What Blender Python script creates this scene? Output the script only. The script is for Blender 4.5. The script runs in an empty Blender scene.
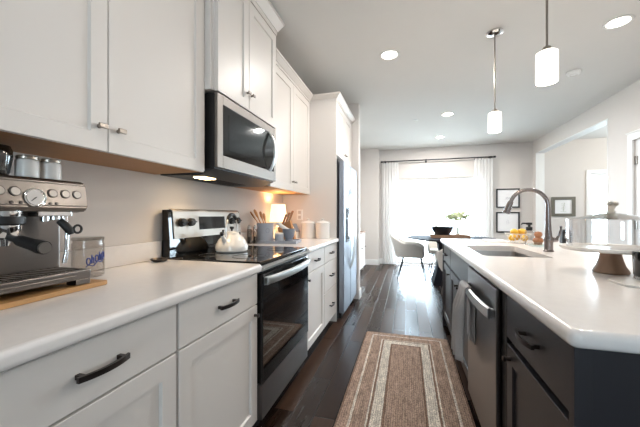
import bpy, bmesh, math, random
from mathutils import Vector, Matrix
random.seed(4)
S = bpy.context.scene
COL = S.collection
PI = math.pi

# ------------------------------------------------------------------ camera
YAW = math.atan(87/305)
cam = bpy.data.cameras.new('camera'); co = bpy.data.objects.new('camera', cam); COL.objects.link(co)
cam.sensor_fit = 'HORIZONTAL'; cam.sensor_width = 36; cam.lens = 305/640*36
cam.shift_y = 1.5/640; cam.clip_start = .02
co.location = (0, 0, 1.17); co.rotation_euler = (PI/2, 0, YAW)
S.camera = co

# ------------------------------------------------------------------ world, light, exposure
W = bpy.data.worlds.new('sky'); S.world = W; W.use_nodes = True
bg = W.node_tree.nodes['Background']; bg.inputs[0].default_value = (.77, .865, 1, 1); bg.inputs[1].default_value = 27.0
S.view_settings.view_transform = 'Standard'; S.view_settings.look = 'None'
S.view_settings.gamma = 1; S.view_settings.use_curve_mapping = False
S.view_settings.exposure = 0.22
S.cycles.max_bounces = 10; S.cycles.transparent_max_bounces = 16
S.cycles.sample_clamp_indirect = 6

def portal(name, loc, rot, sx, sy):
    l = bpy.data.lights.new(name, 'AREA'); l.shape = 'RECTANGLE'; l.size = sx; l.size_y = sy
    l.cycles.is_portal = True
    o = bpy.data.objects.new(name, l); o.location = loc; o.rotation_euler = rot; COL.objects.link(o); return o
portal('dining_daylight', (.65, 7.62, 1.02), (-PI/2, 0, 0), 1.75, 2.0)
portal('side_room_daylight', (3.95, 7.62, 1.2), (-PI/2, 0, 0), .9, 1.7)
portal('added_east_daylight', (6.12, 6.1, 1.3), (0, PI/2, 0), 1.1, 0.9)  # portal of the added, unseen east window
portal('added_rear_daylight', (.9, -4.12, 1.35), (PI/2, 0, 0), 0.9, 1.0)  # portal of the added, unseen window behind the camera

# ------------------------------------------------------------------ materials
def lin(h):
    h = h.lstrip('#'); v = [int(h[i:i+2], 16)/255 for i in (0, 2, 4)]
    return tuple((c/12.92 if c <= .04045 else ((c+.055)/1.055)**2.4) for c in v) + (1,)
def mat(name, col, rough=.5, metal=0, coat=0, var=.05, vs=8, bump=0, bs=60, stretch=None, emit=None, es=0, trans=0, spec=None, sub=0):
    m = bpy.data.materials.new(name); m.use_nodes = True
    nt = m.node_tree; b = nt.nodes['Principled BSDF']
    c = lin(col)
    tc = nt.nodes.new('ShaderNodeTexCoord'); mp = nt.nodes.new('ShaderNodeMapping')
    nt.links.new(tc.outputs['Object'], mp.inputs[0])
    if stretch: mp.inputs['Scale'].default_value = stretch
    nz = nt.nodes.new('ShaderNodeTexNoise'); nz.inputs['Scale'].default_value = vs; nz.inputs['Detail'].default_value = 4
    nt.links.new(mp.outputs[0], nz.inputs[0])
    mx = nt.nodes.new('ShaderNodeMix'); mx.data_type = 'RGBA'
    mx.inputs[6].default_value = tuple(x*(1-var) for x in c[:3]) + (1,)
    mx.inputs[7].default_value = tuple(min(1, x*(1+var)) for x in c[:3]) + (1,)
    nt.links.new(nz.outputs[0], mx.inputs[0]); nt.links.new(mx.outputs[2], b.inputs['Base Color'])
    b.inputs['Roughness'].default_value = rough; b.inputs['Metallic'].default_value = metal
    b.inputs['Coat Weight'].default_value = coat; b.inputs['Coat Roughness'].default_value = .1
    if trans: b.inputs['Transmission Weight'].default_value = trans
    if spec is not None: b.inputs['Specular IOR Level'].default_value = spec
    if sub: b.inputs['Subsurface Weight'].default_value = sub
    if emit: b.inputs['Emission Color'].default_value = lin(emit); b.inputs['Emission Strength'].default_value = es
    if bump:
        n2 = nt.nodes.new('ShaderNodeTexNoise'); n2.inputs['Scale'].default_value = bs
        bp = nt.nodes.new('ShaderNodeBump'); bp.inputs['Strength'].default_value = bump; bp.inputs['Distance'].default_value = .01
        nt.links.new(mp.outputs[0], n2.inputs[0]); nt.links.new(n2.outputs[0], bp.inputs['Height']); nt.links.new(bp.outputs[0], b.inputs['Normal'])
    return m
def thin_glass(name, tint='#F4FAFA', boost=1.0, base=.04, rough=.02):
    m = bpy.data.materials.new(name); m.use_nodes = True; nt = m.node_tree; nt.nodes.clear()
    out = nt.nodes.new('ShaderNodeOutputMaterial'); mix = nt.nodes.new('ShaderNodeMixShader')
    tr = nt.nodes.new('ShaderNodeBsdfTransparent'); tr.inputs[0].default_value = lin(tint)
    gl = nt.nodes.new('ShaderNodeBsdfGlossy'); gl.inputs['Roughness'].default_value = rough
    lw = nt.nodes.new('ShaderNodeLayerWeight'); lw.inputs[0].default_value = .5
    pw = nt.nodes.new('ShaderNodeMath'); pw.operation = 'POWER'; pw.inputs[1].default_value = 4
    nt.links.new(lw.outputs['Facing'], pw.inputs[0])
    ma = nt.nodes.new('ShaderNodeMath'); ma.operation = 'MULTIPLY_ADD'; ma.use_clamp = True
    ma.inputs[1].default_value = boost*.55; ma.inputs[2].default_value = base
    nt.links.new(pw.outputs[0], ma.inputs[0]); nt.links.new(ma.outputs[0], mix.inputs[0])
    nt.links.new(tr.outputs[0], mix.inputs[1]); nt.links.new(gl.outputs[0], mix.inputs[2]); nt.links.new(mix.outputs[0], out.inputs[0])
    return m
def cloth_sheer(name, col, t=.5):
    m = bpy.data.materials.new(name); m.use_nodes = True; nt = m.node_tree; nt.nodes.clear()
    out = nt.nodes.new('ShaderNodeOutputMaterial'); mix = nt.nodes.new('ShaderNodeMixShader')
    d = nt.nodes.new('ShaderNodeBsdfDiffuse'); d.inputs[0].default_value = lin(col)
    tl = nt.nodes.new('ShaderNodeBsdfTranslucent'); tl.inputs[0].default_value = lin(col)
    tc = nt.nodes.new('ShaderNodeTexCoord'); nz = nt.nodes.new('ShaderNodeTexNoise'); nz.inputs['Scale'].default_value = 200
    ml = nt.nodes.new('ShaderNodeMath'); ml.operation = 'MULTIPLY_ADD'; ml.inputs[1].default_value = .1; ml.inputs[2].default_value = t-.05
    nt.links.new(tc.outputs['Object'], nz.inputs[0]); nt.links.new(nz.outputs[0], ml.inputs[0]); nt.links.new(ml.outputs[0], mix.inputs[0])
    nt.links.new(d.outputs[0], mix.inputs[1]); nt.links.new(tl.outputs[0], mix.inputs[2]); nt.links.new(mix.outputs[0], out.inputs[0])
    return m
def wood_floor():
    m = bpy.data.materials.new('dark_plank_floor'); m.use_nodes = True; nt = m.node_tree; b = nt.nodes['Principled BSDF']
    tc = nt.nodes.new('ShaderNodeTexCoord'); mp = nt.nodes.new('ShaderNodeMapping'); mp.inputs['Rotation'].default_value = (0, 0, PI/2)
    nt.links.new(tc.outputs['Object'], mp.inputs[0])
    br = nt.nodes.new('ShaderNodeTexBrick'); br.inputs['Scale'].default_value = 1
    br.inputs['Brick Width'].default_value = 1.1; br.inputs['Row Height'].default_value = .127
    br.inputs['Mortar Size'].default_value = .0035; br.inputs['Mortar Smooth'].default_value = .1; br.offset = .37
    br.inputs['Color1'].default_value = (0, 0, 0, 1); br.inputs['Color2'].default_value = (1, 1, 1, 1); br.inputs['Mortar'].default_value = (0, 0, 0, 1)
    nt.links.new(mp.outputs[0], br.inputs[0])
    m2 = nt.nodes.new('ShaderNodeMapping'); m2.inputs['Scale'].default_value = (22, 1.6, 1); nt.links.new(tc.outputs['Object'], m2.inputs[0])
    nz = nt.nodes.new('ShaderNodeTexNoise'); nz.inputs['Scale'].default_value = 2.2; nz.inputs['Detail'].default_value = 6
    nt.links.new(m2.outputs[0], nz.inputs[0])
    ad = nt.nodes.new('ShaderNodeMath'); ad.operation = 'MULTIPLY_ADD'; ad.inputs[1].default_value = .55
    sc_ = nt.nodes.new('ShaderNodeMath'); sc_.operation = 'MULTIPLY'; sc_.inputs[1].default_value = .5
    nt.links.new(nz.outputs[0], sc_.inputs[0]); nt.links.new(br.outputs['Color'], ad.inputs[0]); nt.links.new(sc_.outputs[0], ad.inputs[2])
    cr = nt.nodes.new('ShaderNodeValToRGB'); e = cr.color_ramp.elements
    e[0].position = .15; e[0].color = lin('#150C08'); e[1].position = .85; e[1].color = lin('#432E21')
    x = e.new(.5); x.color = lin('#2A1B12')
    nt.links.new(ad.outputs[0], cr.inputs[0])
    mx = nt.nodes.new('ShaderNodeMix'); mx.data_type = 'RGBA'; mx.inputs[7].default_value = lin('#140C09')
    nt.links.new(br.outputs['Fac'], mx.inputs[0]); nt.links.new(cr.outputs[0], mx.inputs[6]); nt.links.new(mx.outputs[2], b.inputs['Base Color'])
    rg = nt.nodes.new('ShaderNodeMapRange'); rg.inputs[3].default_value = .2; rg.inputs[4].default_value = .42
    nt.links.new(ad.outputs[0], rg.inputs[0]); nt.links.new(rg.outputs[0], b.inputs['Roughness']); b.inputs['Specular IOR Level'].default_value = .16
    bp = nt.nodes.new('ShaderNodeBump'); bp.inputs['Strength'].default_value = .5; bp.inputs['Distance'].default_value = .004
    iv = nt.nodes.new('ShaderNodeMath'); iv.operation = 'SUBTRACT'; iv.inputs[0].default_value = 1; nt.links.new(br.outputs['Fac'], iv.inputs[1])
    nt.links.new(iv.outputs[0], bp.inputs['Height']); nt.links.new(bp.outputs[0], b.inputs['Normal'])
    return m
def rug_mat(hx, hy):
    m = bpy.data.materials.new('braided_jute'); m.use_nodes = True; nt = m.node_tree; b = nt.nodes['Principled BSDF']
    N = nt.nodes.new; L = nt.links.new
    tc = N('ShaderNodeTexCoord'); sp = N('ShaderNodeSeparateXYZ'); L(tc.outputs['Object'], sp.inputs[0])
    def mth(op, a, bb=None):
        n = N('ShaderNodeMath'); n.operation = op
        for i, v in enumerate((a, bb)):
            if v is None: continue
            if isinstance(v, (int, float)): n.inputs[i].default_value = v
            else: L(v, n.inputs[i])
        return n.outputs[0]
    wob = N('ShaderNodeTexNoise'); wob.inputs['Scale'].default_value = 18; L(tc.outputs['Object'], wob.inputs[0])
    ex = mth('SUBTRACT', hx, mth('ABSOLUTE', sp.outputs[0])); ey = mth('SUBTRACT', hy, mth('ABSOLUTE', sp.outputs[1]))
    e = mth('ADD', mth('MINIMUM', ex, ey), mth('MULTIPLY', mth('SUBTRACT', wob.outputs[0], .5), .006))
    cr = N('ShaderNodeValToRGB'); cr.color_ramp.interpolation = 'CONSTANT'; L(mth('DIVIDE', e, .4), cr.inputs[0])
    jute, cream, dk = lin('#B59B8A'), lin('#E8DED0'), lin('#8E7464')
    bands = [(0, dk), (.012, jute), (.066, cream), (.080, jute), (.160, cream), (.171, dk), (.184, cream), (.248, dk), (.262, jute)]
    el = cr.color_ramp.elements; el[0].position = 0; el[0].color = bands[0][1]; el[1].position = bands[1][0]/.4; el[1].color = bands[1][1]
    for p, c in bands[2:]:
        q = el.new(p/.4); q.color = c
    nz = N('ShaderNodeTexNoise'); nz.inputs['Scale'].default_value = 140; nz.inputs['Detail'].default_value = 3; L(tc.outputs['Object'], nz.inputs[0])
    nz2 = N('ShaderNodeTexNoise'); nz2.inputs['Scale'].default_value = 3; nz2.inputs['Detail'].default_value = 5; mpr = N('ShaderNodeMapping'); mpr.inputs['Scale'].default_value = (14, 3, 1); L(tc.outputs['Object'], mpr.inputs[0]); L(mpr.outputs[0], nz2.inputs[0])
    mr = N('ShaderNodeMapRange'); mr.inputs[1].default_value = .3; mr.inputs[2].default_value = .7; mr.inputs[3].default_value = .45; mr.inputs[4].default_value = 1.35
    L(nz.outputs[0], mr.inputs[0])
    mr2 = N('ShaderNodeMapRange'); mr2.inputs[1].default_value = .3; mr2.inputs[2].default_value = .7; mr2.inputs[3].default_value = .72; mr2.inputs[4].default_value = 1.2
    L(nz2.outputs[0], mr2.inputs[0])
    # braid rows: sine across the rings
    row = mth('SINE', mth('MULTIPLY', e, 2*PI/.0125))
    rr = N('ShaderNodeMapRange'); rr.inputs[1].default_value = -1; rr.inputs[2].default_value = 0; rr.inputs[3].default_value = .72; rr.inputs[4].default_value = 1; L(row, rr.inputs[0])
    f = mth('MULTIPLY', mth('MULTIPLY', mr.outputs[0], mr2.outputs[0]), rr.outputs[0])
    vm = N('ShaderNodeVectorMath'); vm.operation = 'SCALE'; L(cr.outputs[0], vm.inputs[0]); L(f, vm.inputs['Scale'])
    L(vm.outputs[0], b.inputs['Base Color']); b.inputs['Roughness'].default_value = .95; b.inputs['Specular IOR Level'].default_value = .1
    bp = N('ShaderNodeBump'); bp.inputs['Strength'].default_value = .6; bp.inputs['Distance'].default_value = .004
    L(mth('ADD', row, mth('MULTIPLY', nz.outputs[0], 2)), bp.inputs['Height']); L(bp.outputs[0], b.inputs['Normal'])
    return m

M = dict(
    wall=mat('greige_wall_paint', '#D6D0CB', .75, var=.015, bump=.04, bs=250),
    paver=mat('patio_concrete', '#D2CFC9', .9, var=.1, vs=2),
    ceil=mat('ceiling_paint', '#DCDAD6', .85, var=.012, bump=.04, bs=250),
    trim=mat('white_trim_paint', '#ECECEA', .4, var=.01),
    cab=mat('white_cabinet_paint', '#DCD6D0', .38, var=.012, vs=3),
    wood_raw=mat('maple_ply', '#A5784C', .55, var=.18, vs=3, stretch=(14, 1, 14)),
    quartz=mat('white_quartz', '#EAE5E1', .2, var=.045, vs=35),
    dark=mat('espresso_cabinet_paint', '#252327', .38, var=.06, vs=3),
    bronze=mat('dark_bronze', '#4A4340', .35, metal=.9, var=.1, vs=30),
    nickel=mat('satin_nickel', '#938C85', .3, metal=1, var=.05, vs=40),
    steel=mat('brushed_stainless', '#827D78', .46, metal=1, var=.06, vs=5, stretch=(1, 1, 60)),
    steel_h=mat('polished_stainless', '#D2D1CF', .38, metal=1, var=.03),
    steel_f=mat('fridge_stainless', '#9DA2AC', .42, metal=1, var=.05, vs=5, stretch=(1, 60, 1)),
    sinkst=mat('sink_steel', '#BDBBB9', .32, metal=1, var=.06, vs=6),
    dsteel=mat('dark_stainless', '#858281', .3, metal=1, var=.06, vs=5, stretch=(1, 1, 60)),
    esp=mat('espresso_steel', '#736E6A', .28, metal=1, var=.06, vs=4, stretch=(1, 2, 50)),
    chrome=mat('chrome', '#D8D8D8', .08, metal=1, var=.01),
    black=mat('black_plastic', '#121111', .5, var=.1, vs=20),
    bglass=mat('black_glass', '#070708', .04, var=.05),
    charcoal=mat('charcoal_metal', '#45474B', .45, metal=.4, var=.05),
    white_c=mat('white_ceramic', '#E6E3DE', .22, coat=.3, var=.02),
    grey_c=mat('blue_grey_ceramic', '#A9ACB4', .4, var=.08, vs=25),
    dgrey_c=mat('slate_grey_ceramic', '#7F8490', .4, var=.12, vs=25),
    bamboo=mat('bamboo', '#B98B57', .45, var=.2, vs=4, stretch=(30, 1.2, 10)),
    oak=mat('oak_wood', '#B07C4A', .5, var=.2, vs=6, stretch=(3, 3, 14)),
    walnut=mat('walnut_wood', '#8F725C', .5, var=.22, vs=7, stretch=(8, 8, 1.5)),
    tray=mat('weathered_wood', '#8B6E58', .6, var=.25, vs=6, stretch=(2, 14, 14)),
    fabric=mat('oatmeal_fabric', '#D2CEC8', .9, var=.05, vs=80, bump=.2, bs=400),
    towel=mat('grey_linen', '#B4B4B6', .95, var=.1, vs=60, bump=.25, bs=500),
    table=mat('charcoal_tabletop', '#24252C', .8, var=.1, vs=5, spec=.08),
    frame_b=mat('black_frame', '#1D1D20', .4, var=.05),
    frame_g=mat('pewter_frame', '#6B675D', .45, metal=.3, var=.15, vs=30),
    paper=mat('white_paper', '#EDEDEE', .8, var=.01),
    ink=mat('grey_ink', '#B9B9BE', .8, var=.1),
    sage=mat('pencil_green_ink', '#A9AE9E', .8, var=.1),
    opal=mat('opal_glass', '#FFFFFF', .3, var=.0, emit='#FFF4E6', es=2.2),
    shade=mat('lit_lamp_shade', '#FFF0DA', .8, var=.03, vs=60, emit='#FFD9A8', es=1.5),
    glow=mat('led_diffuser', '#FFFFFF', .5, var=0, emit='#FFF1E0', es=14),
    warmglow=mat('warm_task_bulb', '#FFFFFF', .5, var=0, emit='#FFD9A0', es=14),
    btn=mat('button_face', '#A49E98', .35, metal=.5, var=.03),
    dial=mat('dial_face', '#C9C2BC', .4, var=.03),
    lemon=mat('lemon_peel', '#D9A930', .45, var=.1, vs=30, bump=.1, bs=120),
    copper=mat('copper_wood', '#A9714C', .4, var=.12, vs=12),
    blueprint=mat('blue_print', '#3B4A8C', .5, var=.1),
    leaf=mat('leaf_green', '#7F9A5A', .6, var=.2, vs=30),
    bloom=mat('cream_blossom', '#C6CEA9', .8, var=.2, vs=50),
    jarlid=mat('aged_tin', '#A79E92', .35, metal=.9, var=.1, vs=20),
    pewter=mat('dark_pewter', '#575250', .35, metal=.9, var=.15, vs=20),
    door=mat('door_paint', '#E6E7E8', .45, var=.01),
    marble=mat('white_marble', '#E6E1DA', .25, var=.07, vs=9),
    smoked=mat('smoked_glass', '#141513', .08, coat=.6, var=.2, vs=12),
    lcd=mat('dark_display', '#1B1F22', .06, var=.05),
    curtain=cloth_sheer('sheer_curtain', '#F6F5F3', .36),
    glass=thin_glass('clear_glass'),
    dome=thin_glass('dome_glass', '#FAFAFA', 1.7, .07),
    fascia=mat('warm_stainless', '#ABA39A', .4, metal=1, var=.05, vs=5, stretch=(1, 1, 60)),
    faucet=mat('faucet_nickel', '#8A8280', .26, metal=1, var=.04, vs=30),
    lidglass=thin_glass('lid_glass', '#E6E2DB', 1.7, .26, .12),
    acrylic=thin_glass('acrylic', '#D8D6D2', 1.8, .12, .05),
    hopper=thin_glass('hopper_glass', '#6a6663', 1.5, .1, .05),
    jarglass=thin_glass('jar_glass', '#F2F0EE', 1.8, .05, .12),
    floor=wood_floor(),
)

# ------------------------------------------------------------------ mesh helpers
class MB:
    def __init__(s): s.bm = bmesh.new()
    def box(s, x0, x1, y0, y1, z0, z1, bev=0, seg=2):
        r = bmesh.ops.create_cube(s.bm, size=1)
        vs = r['verts']
        x0, x1 = sorted((x0, x1)); y0, y1 = sorted((y0, y1)); z0, z1 = sorted((z0, z1))
        for v in vs:
            v.co = Vector(((x0+x1)/2+v.co.x*(x1-x0), (y0+y1)/2+v.co.y*(y1-y0), (z0+z1)/2+v.co.z*(z1-z0)))
        if bev:
            ed = list({e for v in vs for e in v.link_edges})
            bmesh.ops.bevel(s.bm, geom=ed, offset=bev, segments=seg, affect='EDGES', profile=.5)
        return s
    def rings(s, rings, cap=True, closed=False):
        R = [[s.bm.verts.new(p) for p in r] for r in rings]
        n = len(R[0]); m = len(R)
        for i in range(m if closed else m-1):
            a, b = R[i], R[(i+1) % m]
            for k in range(n):
                try: s.bm.faces.new((a[k], a[(k+1) % n], b[(k+1) % n], b[k]))
                except ValueError: pass
        if cap and not closed:
            s.bm.faces.new(list(reversed(R[0]))); s.bm.faces.new(R[-1])
        return s
    def lathe(s, prof, c=(0, 0, 0), n=32, axis='z', sy=1):
        rs = []
        for r, z in prof:
            r = max(r, 1e-4); ring = []
            for k in range(n):
                a = 2*PI*k/n; p = (r*math.cos(a), r*math.sin(a)*sy, z)
                if axis == 'x': p = (p[2], p[0], p[1])
                elif axis == 'y': p = (p[1], p[2], p[0])
                ring.append(Vector(p)+Vector(c))
            rs.append(ring)
        return s.rings(rs, closed=prof[0][0] > .001 and prof[-1][0] > .001)
    def tube(s, pts, r, n=12, closed=False, flat=1.0, up=None):
        P = [Vector(p) for p in pts]; m = len(P)
        rr = r if isinstance(r, (list, tuple)) else [r]*m
        rs = []; ref = None
        for i, p in enumerate(P):
            if closed: t = P[(i+1) % m]-P[i-1]
            else: t = P[min(i+1, m-1)]-P[max(i-1, 0)]
            t.normalize()
            if ref is None:
                ref = Vector(up) if up else (Vector((0, 0, 1)) if abs(t.z) < .9 else Vector((1, 0, 0)))
            a = t.cross(ref)
            if a.length < 1e-5: a = t.cross(Vector((0.3, 1, .2)))
            a.normalize(); b = a.cross(t).normalized(); ref = b
            rs.append([p+(a*math.cos(2*PI*k/n)+b*math.sin(2*PI*k/n)*flat)*rr[i] for k in range(n)])
        return s.rings(rs, closed=closed)
    def prism(s, poly, axis, a, b):
        def P(u, v, w): return {'x': (w, u, v), 'y': (u, w, v), 'z': (u, v, w)}[axis]
        return s.rings([[P(u, v, a) for u, v in poly], [P(u, v, b) for u, v in poly]])
    def ball(s, c, r, n=16):
        r = r if isinstance(r, (list, tuple)) else (r, r, r)
        q = bmesh.ops.create_uvsphere(s.bm, u_segments=n, v_segments=max(6, n//2), radius=1)
        for v in q['verts']: v.co = Vector((c[0]+v.co.x*r[0], c[1]+v.co.y*r[1], c[2]+v.co.z*r[2]))
        return s
    def hull8(s, lo, hi):
        def rect(q): x0, x1, y0, y1, z = q; return [(x0, y0, z), (x1, y0, z), (x1, y1, z), (x0, y1, z)]
        return s.rings([rect(lo), rect(hi)])
    def xf(s, mtx): bmesh.ops.transform(s.bm, matrix=mtx, verts=s.bm.verts[:]); return s
    def build(s, name, m, parent=None, smooth=35):
        bm = s.bm; bmesh.ops.recalc_face_normals(bm, faces=bm.faces)
        if parent is None:
            xs = [v.co for v in bm.verts]
            org = Vector(((min(v.x for v in xs)+max(v.x for v in xs))/2, (min(v.y for v in xs)+max(v.y for v in xs))/2, min(v.z for v in xs)))
        else: org = ORG[parent]
        bmesh.ops.translate(bm, verts=bm.verts, vec=-org)
        me = bpy.data.meshes.new(name); bm.to_mesh(me); bm.free()
        if smooth:
            for p in me.polygons: p.use_smooth = True
            me.set_sharp_from_angle(angle=math.radians(smooth))
        me.materials.append(M[m] if isinstance(m, str) else m)
        o = bpy.data.objects.new(name, me); COL.objects.link(o)
        if smooth and smooth < 90 and len(me.polygons) > 6:
            wn = o.modifiers.new('weighted', 'WEIGHTED_NORMAL'); wn.keep_sharp = True; wn.weight = 80
        if parent is None: o.location = org
        else: o.parent = parent
        ORG[o] = org.copy()
        return o
ORG = {}
def tag(o, label, cat, group=None, kind=None):
    o['label'] = label; o['category'] = cat
    if group: o['group'] = group
    if kind: o['kind'] = kind
    return o
def thing(name, label, cat, loc, group=None, rotz=0, local=False):
    o = bpy.data.objects.new(name, None); COL.objects.link(o); o.empty_display_size = .05
    o.location = loc; o.rotation_euler.z = rotz
    ORG[o] = Vector((0, 0, 0)) if local else Vector(loc)
    return tag(o, label, cat, group)
def struct(name, mb, m, smooth=35):
    o = mb.build(name, m, None, smooth); o['kind'] = 'structure'; return o
def dup(root, loc, rotz, label):
    r = root.copy(); COL.objects.link(r); r.location = loc; r.rotation_euler.z = rotz; r['label'] = label
    for ch in list(root.children):
        c = ch.copy(); COL.objects.link(c); c.parent = r
        for g in list(ch.children):
            d = g.copy(); COL.objects.link(d); d.parent = c
    return r
def arc(c, r, a0, a1, n, plane='xz'):
    out = []
    for i in range(n+1):
        a = math.radians(a0+(a1-a0)*i/n); u, v = r*math.cos(a), r*math.sin(a)
        out.append({'xz': (c[0]+u, c[1], c[2]+v), 'yz': (c[0], c[1]+u, c[2]+v), 'xy': (c[0]+u, c[1]+v, c[2])}[plane])
    return out
def rrect(x0, x1, y0, y1, r, n=6):
    r = r if isinstance(r, (list, tuple)) else [r]*4
    out = []
    for (cx, cy, a0), q in zip(((x0, y0, 180), (x1, y0, 270), (x1, y1, 0), (x0, y1, 90)), r):
        sx = 1 if cx == x0 else -1; sy = 1 if cy == y0 else -1
        if q <= 0: out.append((cx, cy)); continue
        for i in range(n+1):
            a = math.radians(a0+90*i/n); out.append((cx+sx*q+q*math.cos(a), cy+sy*q+q*math.sin(a)))
    return out
def slab(mb, outline, z0, z1, bev, hole=None):
    bm = mb.bm
    vo = [bm.verts.new((x, y, z1)) for x, y in outline]
    eo = [bm.edges.new((vo[i], vo[(i+1) % len(vo)])) for i in range(len(vo))]
    ei = []
    if hole:
        vi = [bm.verts.new((x, y, z1)) for x, y in hole]
        ei = [bm.edges.new((vi[i], vi[(i+1) % len(vi)])) for i in range(len(vi))]
    r = bmesh.ops.triangle_fill(bm, use_beauty=True, use_dissolve=False, edges=eo+ei)
    fs = [g for g in r['geom'] if isinstance(g, bmesh.types.BMFace)]
    for f in fs:
        if f.normal.z < 0: f.normal_flip()
    ex = bmesh.ops.extrude_face_region(bm, geom=fs)
    nv = [g for g in ex['geom'] if isinstance(g, bmesh.types.BMVert)]
    for v in nv: v.co.z = z0
    low = [e for e in {e for v in nv for e in v.link_edges} if all(abs(v.co.z-z0) < 1e-6 for v in e.verts) and len(e.link_faces) == 2 and any(abs(f.normal.z) < .1 or True for f in e.link_faces)]
    bm.normal_update()
    sel = [e for e in eo if e.is_valid]
    outer = {(round(x, 5), round(y, 5)) for x, y in outline}
    for e in low:
        if all((round(v.co.x, 5), round(v.co.y, 5)) in outer for v in e.verts) and any(abs(f.normal.z) < .5 for f in e.link_faces): sel.append(e)
    if bev: bmesh.ops.bevel(bm, geom=sel, offset=bev, segments=4, affect='EDGES', profile=.5)
    return mb

# ------------------------------------------------------------------ room shell
XL, XR, YB, H = -1.38, 2.56, 7.45, 2.72
struct('floor', MB().box(-1.6, 6.4, -4.4, 7.8, -.1, 0), 'floor')
struct('ground', MB().box(-6, 12, 7.85, 22, -.3, -.12), 'paver')  # exterior ground, put in to cut sky bounce onto the ceiling
struct('ceiling', MB().box(-1.6, 6.4, -4.4, 7.8, H, H+.1), 'ceil')
struct('wall_left', MB().box(XL-.15, XL, -4.2, 7.6, 0, H), 'wall')
struct('wall_left_return', MB().box(XL, -.645, 4.22, 4.36, 0, H), 'wall')
struct('wall_left_corner', MB().box(XL, -.635, 7.22, 7.6, 0, H), 'wall')
DX0, DX1, DZ = -.24, 1.53, 2.02
w = MB().box(-.635, DX0, YB, 7.6, 0, H).box(DX1, 3.575, YB, 7.6, 0, H).box(DX0, DX1, YB, 7.6, DZ, H)
w.box(3.575, 4.4, YB, 7.6, 2.01, H).box(3.575, 4.4, YB, 7.6, 0, .35).box(4.4, 6.2, YB, 7.6, 0, H)
struct('wall_back', w, 'wall')
OY0, OY1, OZ, WT = 4.93, 7.28, 2.45, .145
w = MB().box(XR, XR+WT, OY0, OY1, OZ, H).box(XR, XR+WT, OY1, YB, 0, H).box(XR, XR+WT, 4.45, OY0, 0, H)
w.box(XR, XR+WT, 3.62, 4.45, 2.05, H).box(XR, XR+WT, -4.2, 3.62, 0, H)
struct('wall_right', w, 'wall')
w = MB().box(6.05, 6.2, 3.0, 5.6, 0, H).box(6.05, 6.2, 6.6, 7.6, 0, H).box(6.05, 6.2, 5.6, 6.6, 0, .7).box(6.05, 6.2, 5.6, 6.6, 1.9, H)
struct('wall_side_room_east', w, 'wall')
struct('wall_side_room_south', MB().box(XR+WT, 6.2, 2.85, 3.0, 0, H), 'wall')
w = MB().box(XL-.15, .35, -4.2, -4.05, 0, H).box(1.45, XR+WT, -4.2, -4.05, 0, H).box(.35, 1.45, -4.2, -4.05, 0, .75).box(.35, 1.45, -4.2, -4.05, 1.95, H)
struct('wall_rear', w, 'wall')
# opening lining (drywall return, painted white)
struct('trim_opening', MB().box(XR-.004, XR+WT+.004, OY1-.012, OY1, 0, OZ).box(XR-.004, XR+WT+.004, OY0, OY0+.012, 0, OZ).box(XR-.004, XR+WT+.004, OY0, OY1, OZ-.012, OZ), 'trim')
# baseboards
bb = lambda *a: MB().box(*a, bev=.004)
struct('baseboard_return', MB().box(-.645, -.630, 4.205, 4.375, 0, .13, .004).box(XL, -.63, 4.36, 4.375, 0, .13, .004), 'trim')
struct('baseboard_corner', MB().box(-.635, -.62, 7.205, YB, 0, .13, .004).box(XL, -.62, 7.205, 7.22, 0, .13, .004), 'trim')
struct('baseboard_back', MB().box(-.62, DX0-.06, YB-.015, YB, 0, .13, .004).box(DX1+.06, XR, YB-.015, YB, 0, .13, .004), 'trim')
struct('baseboard_right', MB().box(XR-.015, XR, OY1, YB-.015, 0, .13, .004).box(XR-.015, XR, 4.54, OY0, 0, .13, .004).box(XR-.015, XR, -4.0, 3.53, 0, .13, .004), 'trim')
struct('baseboard_side_room', MB().box(XR+WT, 6.05, YB-.015, YB, 0, .13, .004), 'trim')
# dining patio door = window_1
def window(name, x0, x1, z0, z1, y, fw=.05, mull=(), casing=0, kind='structure'):
    f = MB()
    f.box(x0, x0+fw, y+.03, y+.11, z0, z1, .004).box(x1-fw, x1, y+.03, y+.11, z0, z1, .004).box(x0+fw, x1-fw, y+.03, y+.11, z1-fw, z1, .004).box(x0+fw, x1-fw, y+.03, y+.11, z0, z0+fw, .004)
    for m in mull: f.box(m-.035, m+.035, y+.03, y+.11, z0+fw, z1-fw, .004)
    if casing:
        c = casing
        f.box(x0-c, x0, y-.018, y, z0-c, z1+c, .004).box(x1, x1+c, y-.018, y, z0-c, z1+c, .004).box(x0, x1, y-.018, y, z1, z1+c, .004)
        if z0 > .1: f.box(x0, x1, y-.018, y, z0-c, z0, .004)
    o = struct(name, f, 'trim')
    p = MB().box(x0+fw, x1-fw, y+.065, y+.071, z0+fw, z1-fw).build('window_pane', 'glass', o)
    return o
window('window_1', DX0, DX1, 0.01, DZ, YB, .06, ((DX0+DX1)/2,))
window('window_2', 3.575, 4.4, .35, 2.01, YB, .05, (), .075)
f = MB().box(6.08, 6.14, 5.6, 5.66, .7, 1.9).box(6.08, 6.14, 6.54, 6.6, .7, 1.9).box(6.08, 6.14, 5.66, 6.54, 1.84, 1.9).box(6.08, 6.14, 5.66, 6.54, .7, .76)
o = struct('added_window_east', f, 'trim'); MB().box(6.107, 6.113, 5.66, 6.54, .76, 1.84).build('window_pane', 'glass', o)  # unseen window, added to let more daylight into the side room
f = MB().box(.35, .4, -4.15, -4.09, .75, 1.95).box(1.4, 1.45, -4.15, -4.09, .75, 1.95).box(.4, 1.4, -4.15, -4.09, 1.9, 1.95).box(.4, 1.4, -4.15, -4.09, .75, .8)
o = struct('added_window_rear', f, 'trim'); MB().box(.4, 1.4, -4.123, -4.117, .8, 1.9).build('window_pane', 'glass', o)  # unseen window behind the camera, added as cool fill for the foreground
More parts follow.
